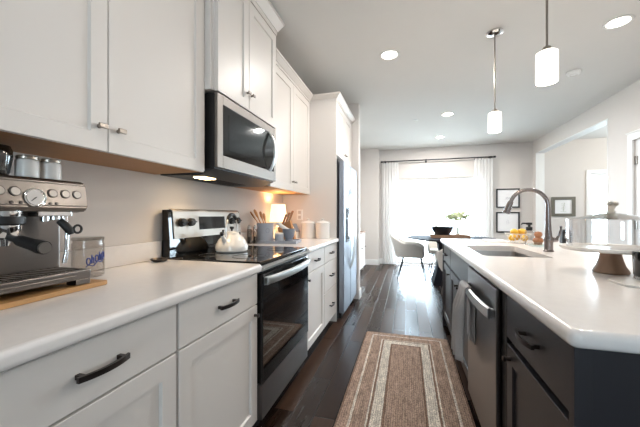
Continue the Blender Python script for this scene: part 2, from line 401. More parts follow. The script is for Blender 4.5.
# right wall door
d = MB().box(XR+.012, XR+.05, 3.624, 4.446, .012, 2.045)
for (a, b) in ((3.76, 3.98), (4.09, 4.31)):
    for (z0, z1) in ((.25, .95), (1.1, 1.9)):
        d.box(XR+.006, XR+.012, a, b, z0, z1, .004)
do = struct('door_1', d, 'door')
for z in (.25, 1.05, 1.81): MB().tube([(XR+.006, 4.44, z-.05), (XR+.006, 4.44, z+.05)], .009, 10).box(XR+.004, XR+.012, 4.405, 4.44, z-.045, z+.045).build('hinge', 'nickel', do)
MB().lathe([(0, 0), (.025, 0), (.025, .01), (.01, .015), (.01, .04), (.027, .05), (.027, .07), (0, .075)], (0, 0, 0), 20).xf(Matrix.Translation((XR+.012, 3.70, .95)) @ Matrix.Rotation(-PI/2, 4, 'Y')).build('door_knob', 'nickel', do)
struct('trim_door', MB().box(XR-.018, XR, 4.45, 4.535, 0, 2.05, .004).box(XR-.018, XR, 3.535, 3.62, 0, 2.05, .004).box(XR-.018, XR, 3.535, 4.535, 2.05, 2.13, .004).box(XR-.026, XR, 3.52, 4.55, 2.13, 2.15, .004), 'trim')

# ------------------------------------------------------------------ cabinets
def shaker(mb, xf, d, y0, y1, z0, z1, st=.062, th=.02):
    def rc(q, x): return [(x, y0+q, z0+q), (x, y1-q, z0+q), (x, y1-q, z1-q), (x, y0+q, z1-q)]
    b = xf+d*th
    return mb.rings([rc(0, xf), rc(0, b-d*.0015), rc(.0015, b), rc(st, b), rc(st+.005, b-d*.009)])
def slabfront(mb, xf, d, y0, y1, z0, z1, th=.02): return mb.box(xf, xf+d*th, y0, y1, z0, z1, .0025)
def pull(parent, x, d, yc, z, L=.135, m='bronze'):
    mb = MB(); n = 10; h = L/2
    pts = [(x+d*(.020+.013*(1-(2*i/n-1)**2)), yc-h+L*i/n, z) for i in range(n+1)]
    rs = [[(p[0]+d*a, p[1], p[2]+b) for a, b in ((-.004, -.007), (.004, -.007), (.004, .007), (-.004, .007))] for p in pts]
    mb.rings(rs)
    for s in (-1, 1): mb.box(x-d*.001, x+d*.022, yc+s*(h-.014)-.006, yc+s*(h-.014)+.006, z-.006, z+.006, .001)
    return mb.build('handle', m, parent)
def knob(parent, x, d, y, z, m='nickel', w=.016):
    mb = MB().box(x+d*.016, x+d*.026, y-w, y+w, z-.009, z+.009, .003)
    mb.lathe([(.008, 0), (.006, .004), (.006, .017)], (0, 0, 0), 12).xf(Matrix.Identity(4))
    mb2 = MB().box(x+d*.016, x+d*.026, y-w, y+w, z-.009, z+.009, .003)
    mb2.tube([(x-d*.0005, y, z), (x+d*.017, y, z)], [.008, .006], 12)
    mb.bm.free()
    return mb2.build('knob', m, parent)
def crown(mb, x0, x1, y0, y1, z0, z1, ex=.05, ey0=0, ey1=0):
    zs = z0+.3*(z1-z0)
    mb.box(x0, x1+.006, y0-(.006 if ey0 else 0), y1+(.006 if ey1 else 0), z0, zs)
    mb.hull8((x0, x1+.012, y0-ey0*.2, y1+ey1*.2, zs), (x0, x1+ex, y0-ey0, y1+ey1, z1-.016))
    mb.box(x0, x1+ex+.004, y0-ey0-(.004 if ey0 else 0), y1+ey1+(.004 if ey1 else 0), z1-.016, z1)
    return mb
def upper(label, y0, y1, z0, z1, xf, doors, knobs, crown_z=None, ey=(0, 0), group='white wall cabinets', rail=True, kz=.085):
    t = thing('wall_cabinet', label, 'cabinet', ((XL+xf)/2, (y0+y1)/2, z0), group)
    MB().box(XL+.002, xf-.02, y0, y1, z0+.004, z1, .001).build('body', 'cab', t)
    if rail: MB().box(XL+.004, xf-.024, y0+.004, y1-.004, z0, z0+.004).build('bottom_panel', 'wood_raw', t)['label'] = 'bare wood underside'
    for (a, b), ky in zip(doors, knobs):
        dr = shaker(MB(), xf-.0195, 1, a, b, z0, z1-.004, th=.0195).build('door', 'cab', t)
        if ky: knob(dr, xf, 1, ky, z0+kz)
    if crown_z: crown(MB(), XL+.002, xf-.002, y0, y1, z1, crown_z, .05, *ey).build('crown_moulding', 'cab', t)
    return t
upper('large white wall cabinet above the espresso machine, left of the microwave', .31, 1.408, 1.40, 2.44, -1.05, ((.312, .858), (.862, 1.406)), (.825, .9), 2.5)
upper('short white wall cabinet directly above the stainless microwave', 1.44, 2.215, 1.85, 2.58, -.99, ((1.446, 1.785), (1.789, 2.211)), (1.76, 1.815), 2.69, (.0, .045), rail=False, kz=.105)
upper('white wall cabinet above the table lamp, right of the microwave', 2.235, 3.262, 1.40, 2.43, -1.05, ((2.24, 2.745), (2.749, 3.258)), (2.715, 2.78), 2.5)
struct('trim_cabinet_filler', MB().box(XL+.002, -1.056, 1.409, 1.4195, 1.41, 2.6).box(XL+.002, -1.02, 1.421, 1.439, 1.852, 2.6, .002), 'cab')
# refrigerator surround
t = thing('refrigerator_surround', 'tall white panel and cabinet wrapped around the top of the refrigerator', 'cabinet', (-1.06, 3.74, 0))
MB().box(XL+.002, -.745, 3.265, 3.285, 0, 2.43, .001).build('side_panel', 'cab', t)
MB().box(XL+.002, -.765, 3.286, 4.21, 1.83, 2.43, .001).build('body', 'cab', t)
for a, b, k in ((3.30, 3.752, 3.715), (3.756, 4.205, 3.80)):
    dr = shaker(MB(), -.7645, 1, a, b, 1.835, 2.425, th=.0195).build('door', 'cab', t); knob(dr, -.745, 1, k, 1.91)
crown(MB(), XL+.002, -.747, 3.265, 4.215, 2.43, 2.5, .05, .045, 0).build('crown_moulding', 'cab', t)
# base cabinets, left run
def base(label, y0, y1, xf, xb, d, spec, m='cab', group='white base cabinets', hm='bronze', name='base_cabinet'):
    t = thing(name, label, 'cabinet', ((xf+xb)/2, (y0+y1)/2, 0), group)
    if 'sink' in label:
        a_, b_ = sorted((xb, xf-d*.021))
        MB().box(a_, b_, y0, y0+.018, .105, .875).box(a_, b_, y1-.018, y1, .105, .875).box(a_, b_, y0+.018, y1-.018, .105, .123).box(a_, a_+.015, y0+.018, y1-.018, .123, .875).box(b_-.015, b_, y0+.018, y1-.018, .123, .875).build('body', m, t)
    else: MB().box(xb, xf-d*.021, y0, y1, .105, .875, .001).build('body', m, t)
    MB().box(xb, xf-d*.085, y0+.001, y1-.001, 0, .104).build('toe_kick', m, t)
    for kind, z0, z1, a, b, hk in spec:
        if kind == 'drawer':
            o = slabfront(MB(), xf-d*.0205, d, a, b, z0, z1, .0205).build('drawer', m, t)
        else:
            o = shaker(MB(), xf-d*.0205, d, a, b, z0, z1, th=.0205).build('door', m, t)
        if hk is None: continue
        if hk == 'pull': pull(o, xf, d, (a+b)/2, (z0+z1)/2, m=hm)
        else: knob(o, xf, d, hk[0], hk[1], hm, .010)
    return t
XF = -.745
base('white base cabinet under the espresso machine', .315, .858, XF, XL+.002, 1, [('drawer', .712, .868, .319, .854, 'pull'), ('door', .11, .705, .319, .854, None)])
base('white base cabinet just left of the range', .862, 1.432, XF, XL+.002, 1, [('drawer', .712, .868, .866, 1.428, 'pull'), ('door', .11, .705, .866, 1.428, (1.40, .66))])
base('white base cabinet with one drawer over one door, just right of the range', 2.222, 2.762, XF, XL+.002, 1, [('drawer', .712, .868, 2.226, 2.758, 'pull'), ('door', .11, .705, 2.226, 2.758, (2.255, .66))])
base('white base cabinet of three stacked drawers beside the refrigerator', 2.766, 3.262, XF, XL+.002, 1, [('drawer', .712, .868, 2.77, 3.258, 'pull'), ('drawer', .425, .705, 2.77, 3.258, 'pull'), ('drawer', .11, .418, 2.77, 3.258, 'pull')])
# countertops
def counter(label, outline, bev, y0, y1, splash=True):
    t = thing('countertop', label, 'countertop', (-1.05, (y0+y1)/2, .878), 'white stone countertops')
    slab(MB(), outline, .8765, .918, bev).build('slab', 'quartz', t)
    if splash: MB().box(XL+.001, XL+.021, y0, y1, .9185, 1.02, .002).build('backsplash', 'quartz', t)
    return t
counter('white stone countertop under the espresso machine, left of the range', rrect(XL+.001, -.715, .3, 1.437, [0, 0, .025, 0]), .014, .3, 1.437)
counter('white stone countertop carrying the lamp and canisters, right of the range', rrect(XL+.001, -.715, 2.218, 3.264, [0, .015, 0, 0]), .014, 2.218, 3.264)

# ------------------------------------------------------------------ island
IF = .372
base('dark island cabinet with drawer over door at the near end', .842, 1.345, IF, .98, -1, [('drawer', .70, .866, .848, 1.335, 'pull'), ('door', .11, .675, .848, 1.335, (1.295, .63))], 'dark', 'dark island cabinets', name='island_cabinet')
base('dark island sink cabinet with two doors under a false drawer front', 2.035, 2.935, IF, .98, -1, [('drawer', .70, .866, 2.042, 2.93, None), ('door', .11, .675, 2.042, 2.483, (2.445, .63)), ('door', .11, .675, 2.488, 2.93, (2.525, .63))], 'dark', 'dark island cabinets', name='island_cabinet')
base('narrow dark island cabinet at the far end nearest the dining table', 2.94, 3.46, IF, .98, -1, [('drawer', .70, .866, 2.946, 3.452, 'pull'), ('door', .11, .675, 2.946, 3.452, (2.985, .63))], 'dark', 'dark island cabinets', name='island_cabinet')
t = thing('island_panelling', 'dark end and back panels closing the kitchen island', 'panel', (.98, 2.1, 0))
mb = MB().box(.361, 1.24, .8225, .841, 0, .874, .002)
MB().box(.36, .395, .812, .822, 0, .874, .002).build('corner_stile', 'dark', t)
MB().box(.3955, 1.24, .813, .822, 0, .11, .002).build('skirting', 'dark', t)
mb.build('end_panel', 'dark', t)
MB().box(.982, 1.24, .842, 3.46, 0, .874, .002).build('back_panel', 'dark', t)
MB().box(.364, 1.24, 3.461, 3.48, 0, .874, .002).build('end_panel', 'dark', t)
t = thing('island_countertop', 'long white stone island countertop with sink cutout', 'countertop', (.92, 2.15, .878))
SK = (.455, .835, 2.09, 2.80)
slab(MB(), rrect(.343, 1.52, .79, 3.51, [.022, .022, .03, .03], 8), .8765, .918, .016, rrect(SK[0], SK[1], SK[2], SK[3], .04, 5)).build('slab', 'quartz', t)
# sink
t = thing('kitchen_sink', 'undermount stainless sink basin sunk in the island countertop', 'sink', ((SK[0]+SK[1])/2, (SK[2]+SK[3])/2, .68))
def loop(q, z, r): return [(x, y, z) for x, y in rrect(SK[0]-q, SK[1]+q, SK[2]-q, SK[3]+q, r, 5)]
MB().rings([loop(.02, .8755, .05), loop(.0, .8755, .04), loop(-.004, .72, .04), loop(-.02, .702, .03), loop(-.1, .698, .02), loop(-.1, .692, .02), loop(.0, .692, .04), loop(.012, .72, .05), loop(.02, .868, .05)], cap=False, closed=True).box(SK[0]+.09, SK[1]-.09, SK[2]+.09, SK[3]-.09, .692, .698).build('basin', 'sinkst', t)
MB().lathe([(.045, .698), (.045, .701), (.03, .701), (.028, .699), (0, .699)], ((SK[0]+SK[1])/2, 2.45, 0), 24).build('drain', 'chrome', t)
# faucet
FX, FY = .937, 2.45
t = thing('kitchen_faucet', 'tall gooseneck pull-down faucet standing behind the island sink', 'faucet', (FX, FY, .918))
MB().lathe([(.031, .9185), (.031, .925), (.026, .93), (.026, .985), (.029, .992), (.029, 1.005), (.024, 1.02), (.0, 1.025)], (FX, FY, 0), 24).build('base', 'faucet', t)
pts = [(FX, FY, 1.01), (FX-.002, FY, 1.07), (FX-.003, FY, 1.14), (FX-.004, FY, 1.215)] + arc((FX-.119, FY, 1.232), .115, 0, 165, 16)[1:] 
MB().tube(pts, [.023, .019, .0165, .0155]+[.0132]*16, 16).build('neck', 'faucet', t)
e = Vector(pts[-1]); dr_ = (e-Vector(pts[-2])).normalized()
q = e+dr_*.085
MB().tube([e-dr_*.004, e+dr_*.01, e+dr_*.03, q-dr_*.004, q], [.016, .019, .02, .0235, .021], 18).build('spray_head', 'faucet', t)
MB().tube([(FX, FY, 1.0), (FX+.04, FY, 1.0), (FX+.052, FY, 1.0)], [.017, .017, .015], 14).tube([(FX+.043, FY, 1.0), (FX+.062, FY, 1.03), (FX+.072, FY, 1.075), (FX+.073, FY, 1.095)], [.010, .008, .007, .008], 10).build('lever', 'faucet', t)
# dishwasher
t = thing('dishwasher', 'stainless dishwasher built into the dark island with a towel on its handle', 'dishwasher', (.66, 1.665, 0))
MB().box(.376, .97, 1.352, 2.028, .1, .872).build('body', 'black', t)
MB().box(.44, .97, 1.36, 2.02, 0, .099).build('toe_kick', 'black', t)
dd = MB().box(.354, .375, 1.415, 2.022, .115, .862, .006).build('door', 'dsteel', t)
mb = MB(); n = 14
pts = [(.346-.012-.016*math.sin(PI*i/n)**.7, 1.44+.55*i/n, .752) for i in range(n+1)]
mb.rings([[(p[0]+a, p[1], p[2]+b) for a, b in ((-.006, -.02), (.006, -.024), (.006, .024), (-.006, .02))] for p in pts])
mb.box(.33, .3545, 1.44, 1.465, .734, .77, .003).box(.33, .3545, 1.965, 1.99, .734, .77, .003)
mb.build('handle', 'steel_h', dd)
# dish towel over the handle
def drape(y0, y1, zf, zb, xbar, zbar, seed, x_in):
    path = []; nf = 16
    for i in range(nf): path.append((xbar-.021-.012*(1-i/nf), zf+(zbar-zf)*i/nf))
    for i in range(9):
        a = PI-PI*i/8; path.append((xbar+.020*math.cos(a), zbar+.006+.022*math.sin(a)))
    for i in range(1, nf): path.append((x_in, zbar-(zbar-zb)*i/nf))
    bm = bmesh.new(); ny = 22; G = []
    rnd = random.Random(seed); ph = rnd.random()*6
    for i, (x, z) in enumerate(path):
        row = []
        k = min(1, abs(z-zbar)/.12); fr = i < nf
        for j in range(ny+1):
            u = j/ny; yc = (y0+y1)/2
            amp = (.016 if fr else .0018)*k
            wv = amp*math.sin(u*17+ph+.8*math.sin(z*9))
            sq = .82+.12*min(1, abs(z-zbar)/.3)
            row.append(bm.verts.new((x+wv-(.016*k if fr else 0), yc+(u-.5)*(y1-y0)*sq+.008*k*math.sin(z*14+u*5), z+.008*k*math.sin(u*5+ph))))
        G.append(row)
    for i in range(len(G)-1):
        for j in range(ny): bm.faces.new((G[i][j], G[i][j+1], G[i+1][j+1], G[i+1][j]))
    mb = MB(); mb.bm.free(); mb.bm = bm
    return mb
o = drape(1.78, 2.0, .37, .45, .322, .752, 3, .347).build('dish_towel', 'towel', None)
sm = o.modifiers.new('thick', 'SOLIDIFY'); sm.thickness = .004; sm.offset = 0
tag(o, 'grey linen dish towel hanging over the dishwasher handle', 'towel')

# ------------------------------------------------------------------ range
RY0, RY1 = 1.443, 2.212
t = thing('range', 'stainless electric range with black glass cooktop and oven door', 'range', (-1.05, 1.83, 0))
MB().box(XL+.02, -.765, RY0, RY1, .09, .898, .002).build('body', 'charcoal', t)
MB().box(XL+.05, -.80, RY0+.02, RY1-.02, 0, .089).build('base', 'black', t)
MB().box(-1.30, -.735, RY0-.001, RY1+.001, .899, .924, .005).build('cooktop', 'bglass', t)
MB().prism([(-.765, .87), (-.725, .875), (-.715, .893), (-.734, .898), (-.765, .898)], 'y', RY0+.002, RY1-.002).build('front_trim', 'steel_h', t)
od = MB().box(-.764, -.722, RY0+.004, RY1-.004, .285, .862, .005).build('oven_door', 'bglass', t)
mb = MB(); n = 16; L0, L1 = RY0+.02, RY1-.02
pts = [(-.714+.036*math.sin(PI*i/n)**.6, L0+(L1-L0)*i/n, .822) for i in range(n+1)]
mb.rings([[(p[0]+a, p[1], p[2]+b) for a, b in ((-.007, -.022), (.006, -.018), (.010, 0), (.006, .018), (-.007, .022))] for p in pts])
mb.box(-.7215, -.700, L0, L0+.03, .802, .842, .003).box(-.7215, -.700, L1-.03, L1, .802, .842, .003)
mb.build('handle', 'steel_h', od)
MB().box(-.764, -.728, RY0+.004, RY1-.004, .095, .279, .004).build('storage_drawer', 'dsteel', t)
bp = MB().prism([(XL+.021, .90), (-1.305, .90), (-1.305, 1.02), (-1.318, 1.185), (-1.325, 1.2), (XL+.021, 1.2)], 'y', RY0, RY1).build('back_panel', 'bglass', t)
MB().prism([(-1.3175, 1.03), (-1.300, 1.03), (-1.312, 1.186), (-1.326, 1.206), (XL+.04, 1.206), (XL+.04, 1.2005), (-1.324, 1.2005), (-1.3175, 1.186)], 'y', RY0+.03, RY1-.012).build('fascia', 'fascia', bp)
MB().prism([(-1.3035, 1.075), (-1.3015, 1.075), (-1.3075, 1.16), (-1.3098, 1.16)], 'y', 1.70, 1.99).build('display', 'lcd', bp)
for y in (1.535, 1.615, 2.075, 2.155):
    MB().lathe([(0, 0), (.026, 0), (.024, .02), (.022, .026), (0, .026)], (0, 0, 0), 20).box(-.004, .004, -.022, .022, .024, .036, .001).xf(Matrix.Translation((-1.3065, y, 1.125)) @ Matrix.Rotation(PI/2-.08, 4, 'Y')).build('knob', 'black', bp)
for (x, y, r) in ((-1.16, 1.63, .075), (-.9, 1.63, .1), (-1.16, 2.03, .1), (-.9, 2.03, .075)):
    MB().tube(arc((x, y, .9243), r, 0, 351, 39, 'xy'), .0012, 4, closed=True).build('burner_ring', 'charcoal', t)

# ------------------------------------------------------------------ microwave
t = thing('microwave', 'stainless over-the-range microwave mounted below a short white cabinet', 'microwave', (-1.19, 1.83, 1.395))
MB().box(XL+.002, -1.012, 1.444, 2.21, 1.425, 1.842, .002).build('body', 'black', t)
ud = MB().prism([(XL+.004, 1.40), (-1.11, 1.392), (-1.02, 1.424), (XL+.004, 1.424)], 'y', 1.448, 2.206).build('underside', 'charcoal', t)
mb = MB()
for i in range(12):
    y = 1.72+i*.028; mb.box(-1.30, -1.16, y, y+.014, 1.3905, 1.3985)
mb.build('vent_grille', 'black', ud)
for y in (1.57,): MB().box(-1.20, -1.13, y-.055, y+.055, 1.387, 1.3955).build('task_light', 'warmglow', ud)
fd = MB()
fy0, fy1, fz0, fz1, X0, X1 = 1.444, 2.21, 1.433, 1.842, -1.0115, -.992
fd.box(X0, X1, fy0, 1.497, fz0, fz1, .003).box(X0, X1, 2.175, fy1, fz0, fz1, .003).box(X0, X1, 1.497, 2.175, 1.79, fz1, .003).box(X0, X1, 1.497, 2.175, fz0, 1.505, .003)
fo = fd.build('front_frame', 'steel', t)
MB().box(X0+.001, X1-.004, 1.4975, 2.1745, 1.5055, 1.7895).build('door_glass', 'bglass', t)
MB().box(X1-.0038, X1-.003, 1.56, 2.02, 1.545, 1.75).build('door_window', 'lcd', t)
n = 14
pts = [(X1-.002+.05*math.sin(PI*i/n)**.75, 2.105, 1.50+.29*i/n) for i in range(n+1)]
MB().rings([[(p[0]+a, p[1]+b, p[2]) for a, b in ((-.006, -.016), (.004, -.014), (.007, 0), (.004, .014), (-.006, .016))] for p in pts]).build('handle', 'steel_h', t)
# task lamps in the microwave underside
for i, y in enumerate((1.57,)):
    l = bpy.data.lights.new('microwave_task_lamp', 'SPOT'); l.energy = 5; l.color = (1, .72, .42); l.spot_size = 2.4; l.spot_blend = .8; l.shadow_soft_size = .03
    o = bpy.data.objects.new('microwave_task_lamp', l); o.location = (-1.165, y, 1.38); o.rotation_euler = (0, 0, 0); COL.objects.link(o)

# ------------------------------------------------------------------ refrigerator
t = thing('refrigerator', 'stainless side-by-side refrigerator with bowed handles and an ice dispenser', 'refrigerator', (-1.02, 3.745, 0))
MB().box(XL+.03, -.735, 3.305, 4.19, .03, 1.765, .004).build('body', 'charcoal', t)
MB().box(XL+.06, -.75, 3.33, 4.16, 0, .029).build('base_grille', 'black', t)
MB().box(-.75, -.70, 3.32, 4.17, .022, .075, .003).build('kick_plate', 'black', t)
d1 = MB().box(-.73, -.668, 3.308, 3.705, .08, 1.775, .012, 3).build('door', 'steel_f', t)
d2 = MB().box(-.73, -.668, 3.715, 4.187, .08, 1.775, .012, 3).build('door', 'steel_f', t)
for dd_, y in ((d1, 3.672), (d2, 3.752)):
    n = 18
    pts = [(-.667+.062*math.sin(PI*i/n)**.65, y, .52+.98*i/n) for i in range(n+1)]
    MB().rings([[(p[0]+a, p[1]+b, p[2]) for a, b in ((-.008, -.014), (.005, -.012), (.008, 0), (.005, .012), (-.008, .014))] for p in pts]).build('handle', 'steel_h', dd_)
ds = MB().box(-.669, -.660, 3.41, 3.61, .86, 1.26, .003).build('dispenser', 'charcoal', d1)
MB().box(-.6605, -.658, 3.425, 3.595, .89, 1.12).build('dispenser_recess', 'bglass', d1)
MB().box(-.6605, -.658, 3.425, 3.595, 1.14, 1.24).build('dispenser_display', 'lcd', d1)
MB().box(-.80, -.74, 3.32, 3.40, 1.766, 1.79, .004).build('hinge_cap', 'charcoal', t)

# ------------------------------------------------------------------ rug
RX, RYc, RHX, RHY = -.012, 2.13, .375, .93
mb = MB(); slab(mb, rrect(RX-RHX, RX+RHX, RYc-RHY, RYc+RHY, .03, 5), .001, .013, .004)
o = mb.build('rug', rug_mat(RHX, RHY)); tag(o, 'braided brown and cream jute rug on the dark wood floor', 'rug')

# ------------------------------------------------------------------ espresso corner
t = thing('cutting_board', 'bamboo board lying under the espresso machine', 'board', (-1.2, .66, .9185))
mb = MB(); slab(mb, rrect(-1.355, -1.035, .44, .85, .012, 4), .9185, .934, .003)
mb.xf(Matrix.Translation((-1.2, .66, 0)) @ Matrix.Rotation(math.radians(3), 4, 'Z') @ Matrix.Translation((1.2, -.66, 0))).build('board', 'bamboo', t)
ey0, ey1, ez = .486, .80, .9345
t = thing('espresso_machine', 'stainless espresso machine with round gauge and black portafilter on the left counter', 'coffee machine', (-1.2, .643, ez))
MB().box(-1.35, -1.19, ey0+.006, ey1-.006, ez+.012, 1.286, .008).build('body', 'esp', t)
hd = MB().prism([(-1.352, 1.195), (-1.12, 1.178), (-1.078, 1.182), (-1.066, 1.197), (-1.078, 1.272), (-1.09, 1.284), (-1.352, 1.290)], 'y', ey0, ey1)
bmesh.ops.bevel(hd.bm, geom=[e for e in hd.bm.edges if len(e.link_faces) == 2], offset=.004, segments=2, affect='EDGES')
hd = hd.build('head', 'esp', t)
def on_face(z): return -1.066-(z-1.205)*.15
# drip tray with feet
dt = MB().box(-1.19, -1.052, ey0, ey1, ez+.018, .985, .006).box(-1.06, -1.050, ey0+.05, ey1-.05, ez+.03, .97, .002)
dt.box(-1.10, -1.054, ey0+.002, ey0+.05, ez, ez+.02, .003).box(-1.10, -1.054, ey1-.05, ey1-.002, ez, ez+.02, .003)
dt = dt.build('drip_tray', 'esp', t)
mb = MB()
for i in range(13):
    y = ey0+.025+i*.0213; mb.box(-1.18, -1.066, y, y+.013, .985, .9875)
mb.build('drip_grate', 'pewter', dt)
MB().box(-1.34, -1.2, ey0+.02, ey1-.02, ez, ez+.013).build('foot', 'black', t)
def face_disc(mb, y, z, prof, n=24):
    b = MB().lathe(prof, (0, 0, 0), n).xf(Matrix.Translation((on_face(z)-.001, y, z)) @ Matrix.Rotation(PI/2-.15, 4, 'Y'))
    me = bpy.data.meshes.new('tmp'); b.bm.to_mesh(me); b.bm.free(); mb.bm.from_mesh(me); bpy.data.meshes.remove(me); return mb
g = face_disc(MB(), .643, 1.222, [(0, 0), (.0285, 0), (.0285, .004), (.025, .005), (.023, .003), (0, .003)], 32).build('gauge', 'chrome', hd)
face_disc(MB(), .643, 1.222, [(0, .003), (.0225, .003), (.0225, .0036), (0, .0036)], 32).build('gauge_dial', 'dial', g)
MB().box(on_face(1.222)+.0030, on_face(1.222)+.0042, -.001, .001, -.002, .018).xf(Matrix.Identity(4)).xf(Matrix.Translation((0, .643, 1.222)) @ Matrix.Rotation(2.3, 4, 'X')).build('needle', 'black', g)
for y in (.56, .596, .692, .729, .765):
    b = face_disc(MB(), y, 1.238, [(0, 0), (.0145, 0), (.0145, .002), (.0125, .003), (0, .003)]).build('button', 'pewter', hd)
    face_disc(MB(), y, 1.238, [(0, .0031), (.0112, .0031), (.0108, .0037), (0, .0037)]).build('button_cap', 'btn', b)
mb = MB()
for y in (.585, .607, .682, .70): face_disc(mb, y, 1.206, [(0, 0), (.0045, 0), (.0045, .003), (0, .0035)], 12)
mb.build('indicator_light', 'pewter', hd)
gh = MB().lathe([(.040, 1.19), (.040, 1.166), (.036, 1.16), (0, 1.16)], (-1.125, .60, 0), 28).build('group_head', 'chrome', t)
pf = MB().lathe([(.036, 1.158), (.038, 1.15), (.038, 1.125), (.03, 1.105), (.014, 1.098), (.012, 1.08), (0, 1.08)], (-1.125, .60, 0), 24).build('portafilter', 'chrome', t)
MB().tube([(-1.10, .597, 1.106), (-1.06, .594, 1.10), (-1.045, .593, 1.098), (-.98, .588, 1.088), (-.955, .586, 1.084), (-.938, .585, 1.082)], [.009, .010, .0155, .0165, .019, .0185], 18).build('portafilter_handle', 'black', pf)
MB().tube([(-.9385, .585, 1.082), (-.933, .5846, 1.0815)], [.0165, .015], 18).build('portafilter_cap', 'steel', pf)
MB().lathe([(.046, 1.165), (.047, 1.145), (.041, 1.14), (.036, 1.14), (.036, 1.165)], (-1.125, .60, 0), 28).build('collar', 'black', t)
MB().box(-1.15, -1.10, .67, .77, 1.165, 1.192, .004).tube([(-1.12, .70, 1.17), (-1.12, .70, 1.15)], .012, 12).tube([(-1.12, .73, 1.17), (-1.12, .73, 1.155)], .014, 12).build('hot_water_outlet', 'chrome', t)
sw = MB().tube([(-1.12, .755, 1.185), (-1.115, .757, 1.15), (-1.105, .757, 1.11), (-1.10, .752, 1.05), (-1.10, .745, 1.01)], [.011, .009, .006, .006, .007], 12).build('steam_wand', 'chrome', t)
MB().tube([(-1.112, .737, 1.150), (-1.10, .745, 1.138), (-1.09, .755, 1.118), (-1.087, .758, 1.105)], [.010, .013, .013, .008], 12).tube(arc((-1.082, .775, 1.122), .013, 0, 345, 16, 'yz'), .0038, 8, closed=True).build('steam_grip', 'black', sw)
MB().lathe([(.03, 1.2915), (.034, 1.303), (.041, 1.345), (.041, 1.372), (.036, 1.385), (0, 1.386)], (-1.22, .627, 0), 28).build('bean_hopper', 'hopper', t)
# jars on the machine
for y, lb in ((.70, 'white lidded jar on the espresso machine, the one nearer the bean hopper'), (.767, 'white lidded jar on the espresso machine, the one nearer its right edge')):
    t = thing('lidded_jar', lb, 'jar', (-1.2, y, 1.2905), 'white jars on the espresso machine')
    MB().lathe([(0, 1.2905), (.027, 1.2905), (.0305, 1.2950), (.0305, 1.3430), (.029, 1.3490), (.026, 1.3515), (0, 1.3515)], (-1.2, y, 0), 28).build('body', 'white_c', t)
    MB().lathe([(0, 1.3520), (.028, 1.3520), (.0285, 1.3540), (.0285, 1.3600), (.026, 1.3630), (0, 1.3635)], (-1.2, y, 0), 28).build('lid', 'jarlid', t)
# clear jar with blue print
t = thing('glass_jar', 'clear glass jar with blue lettering behind the espresso machine', 'jar', (-1.265, .948, .9185))
MB().lathe([(0, .9185), (.052, .9185), (.056, .923), (.056, 1.05), (.053, 1.058), (.053, 1.066), (.0500, 1.066), (.0505, 1.056), (.053, 1.048), (.053, .925), (0, .922)], (-1.265, .948, 0), 36).build('body', 'jarglass', t)
MB().lathe([(0, 1.067), (.055, 1.067), (.056, 1.069), (.056, 1.076), (.052, 1.08), (0, 1.081)], (-1.265, .948, 0), 30).build('lid', 'acrylic', t)
mb = MB()
def onjar(a, z, r=.0568): return (-1.265+r*math.cos(a), .948+r*math.sin(a), z)
a0 = -.62
for i, k in enumerate((0, .25, .5, .75, 1.0)):
    a = a0+k; z = .985+.02*k
    if i % 2 == 0: mb.tube([onjar(a+.11*math.cos(q*PI/8), z+.013*math.sin(q*PI/8)) for q in range(16)], .0026, 6, closed=True)
    else: mb.tube([onjar(a-.06, z-.014), onjar(a-.06, z+.02)], .0026, 6).tube([onjar(a-.06, z), onjar(a+.03, z+.01), onjar(a+.07, z-.014)], .0024, 6)
mb.tube([onjar(a0-.15+i*.08, .962+.0018*i+.005*math.sin(i*.9)) for i in range(17)], .002, 6)
mb.build('lettering', 'blueprint', t)
# spoon rest by the range
t = thing('spoon_rest', 'dark pewter spoon rest on the counter beside the range', 'spoon rest', (-1.29, 1.36, .9185))
MB().lathe([(0, .9185), (.03, .9185), (.042, .926), (.046, .934), (.044, .934), (.038, .927), (0, .923)], (-1.29, 1.35, 0), 28).build('dish', 'pewter', t)
MB().tube([(-1.255, 1.372, .931), (-1.22, 1.385, .934), (-1.18, 1.398, .934)], [.006, .006, .008], 10, flat=.5).build('handle', 'pewter', t)
# kettle
KX, KY, KZ = -1.145, 1.83, .9247
t = thing('kettle', 'white enamel kettle with black handle on the cooktop', 'kettle', (KX, KY, KZ))
MB().lathe([(0, KZ), (.098, KZ), (.106, KZ+.008), (.108, KZ+.03), (.103, KZ+.05), (.09, KZ+.075), (.068, KZ+.1), (.052, KZ+.112), (.05, KZ+.118), (0, KZ+.118)], (KX, KY, 0), 40).build('body', 'white_c', t)
ld = MB().lathe([(.05, KZ+.1185), (.048, KZ+.124), (.025, KZ+.135), (0, KZ+.138)], (KX, KY, 0), 28).build('lid', 'white_c', t)
MB().lathe([(.006, KZ+.136), (.006, KZ+.148), (.015, KZ+.156), (.013, KZ+.166), (0, KZ+.168)], (KX, KY, 0), 18).build('lid_knob', 'black', ld)
MB().tube([(KX, KY-.075, KZ+.07), (KX, KY-.1, KZ+.095), (KX, KY-.115, KZ+.118)], [.02, .014, .010], 14).build('spout', 'white_c', t)
MB().tube([(KX, KY-.113, KZ+.116), (KX, KY-.124, KZ+.132)], [.0125, .011], 12).box(KX-.005, KX+.005, KY-.108, KY-.098, KZ+.12, KZ+.15, .002).build('spout_cap', 'black', t)
hs = arc((KX, KY, KZ+.125), .085, 170, 10, 14, 'yz'); hs = [(p[0], KY+(p[1]-KY)*.82, KZ+.1+(p[2]-KZ-.1)*1.35) for p in hs]
MB().tube([(KX, KY-.07, KZ+.09)]+hs[:4], .005, 8).tube(hs[-4:]+[(KX, KY+.07, KZ+.09)], .005, 8).build('handle_arm', 'steel_h', t)
MB().tube(hs[3:-3], [.009]+[.013]*(len(hs)-8)+[.009], 12).build('grip', 'black', t)

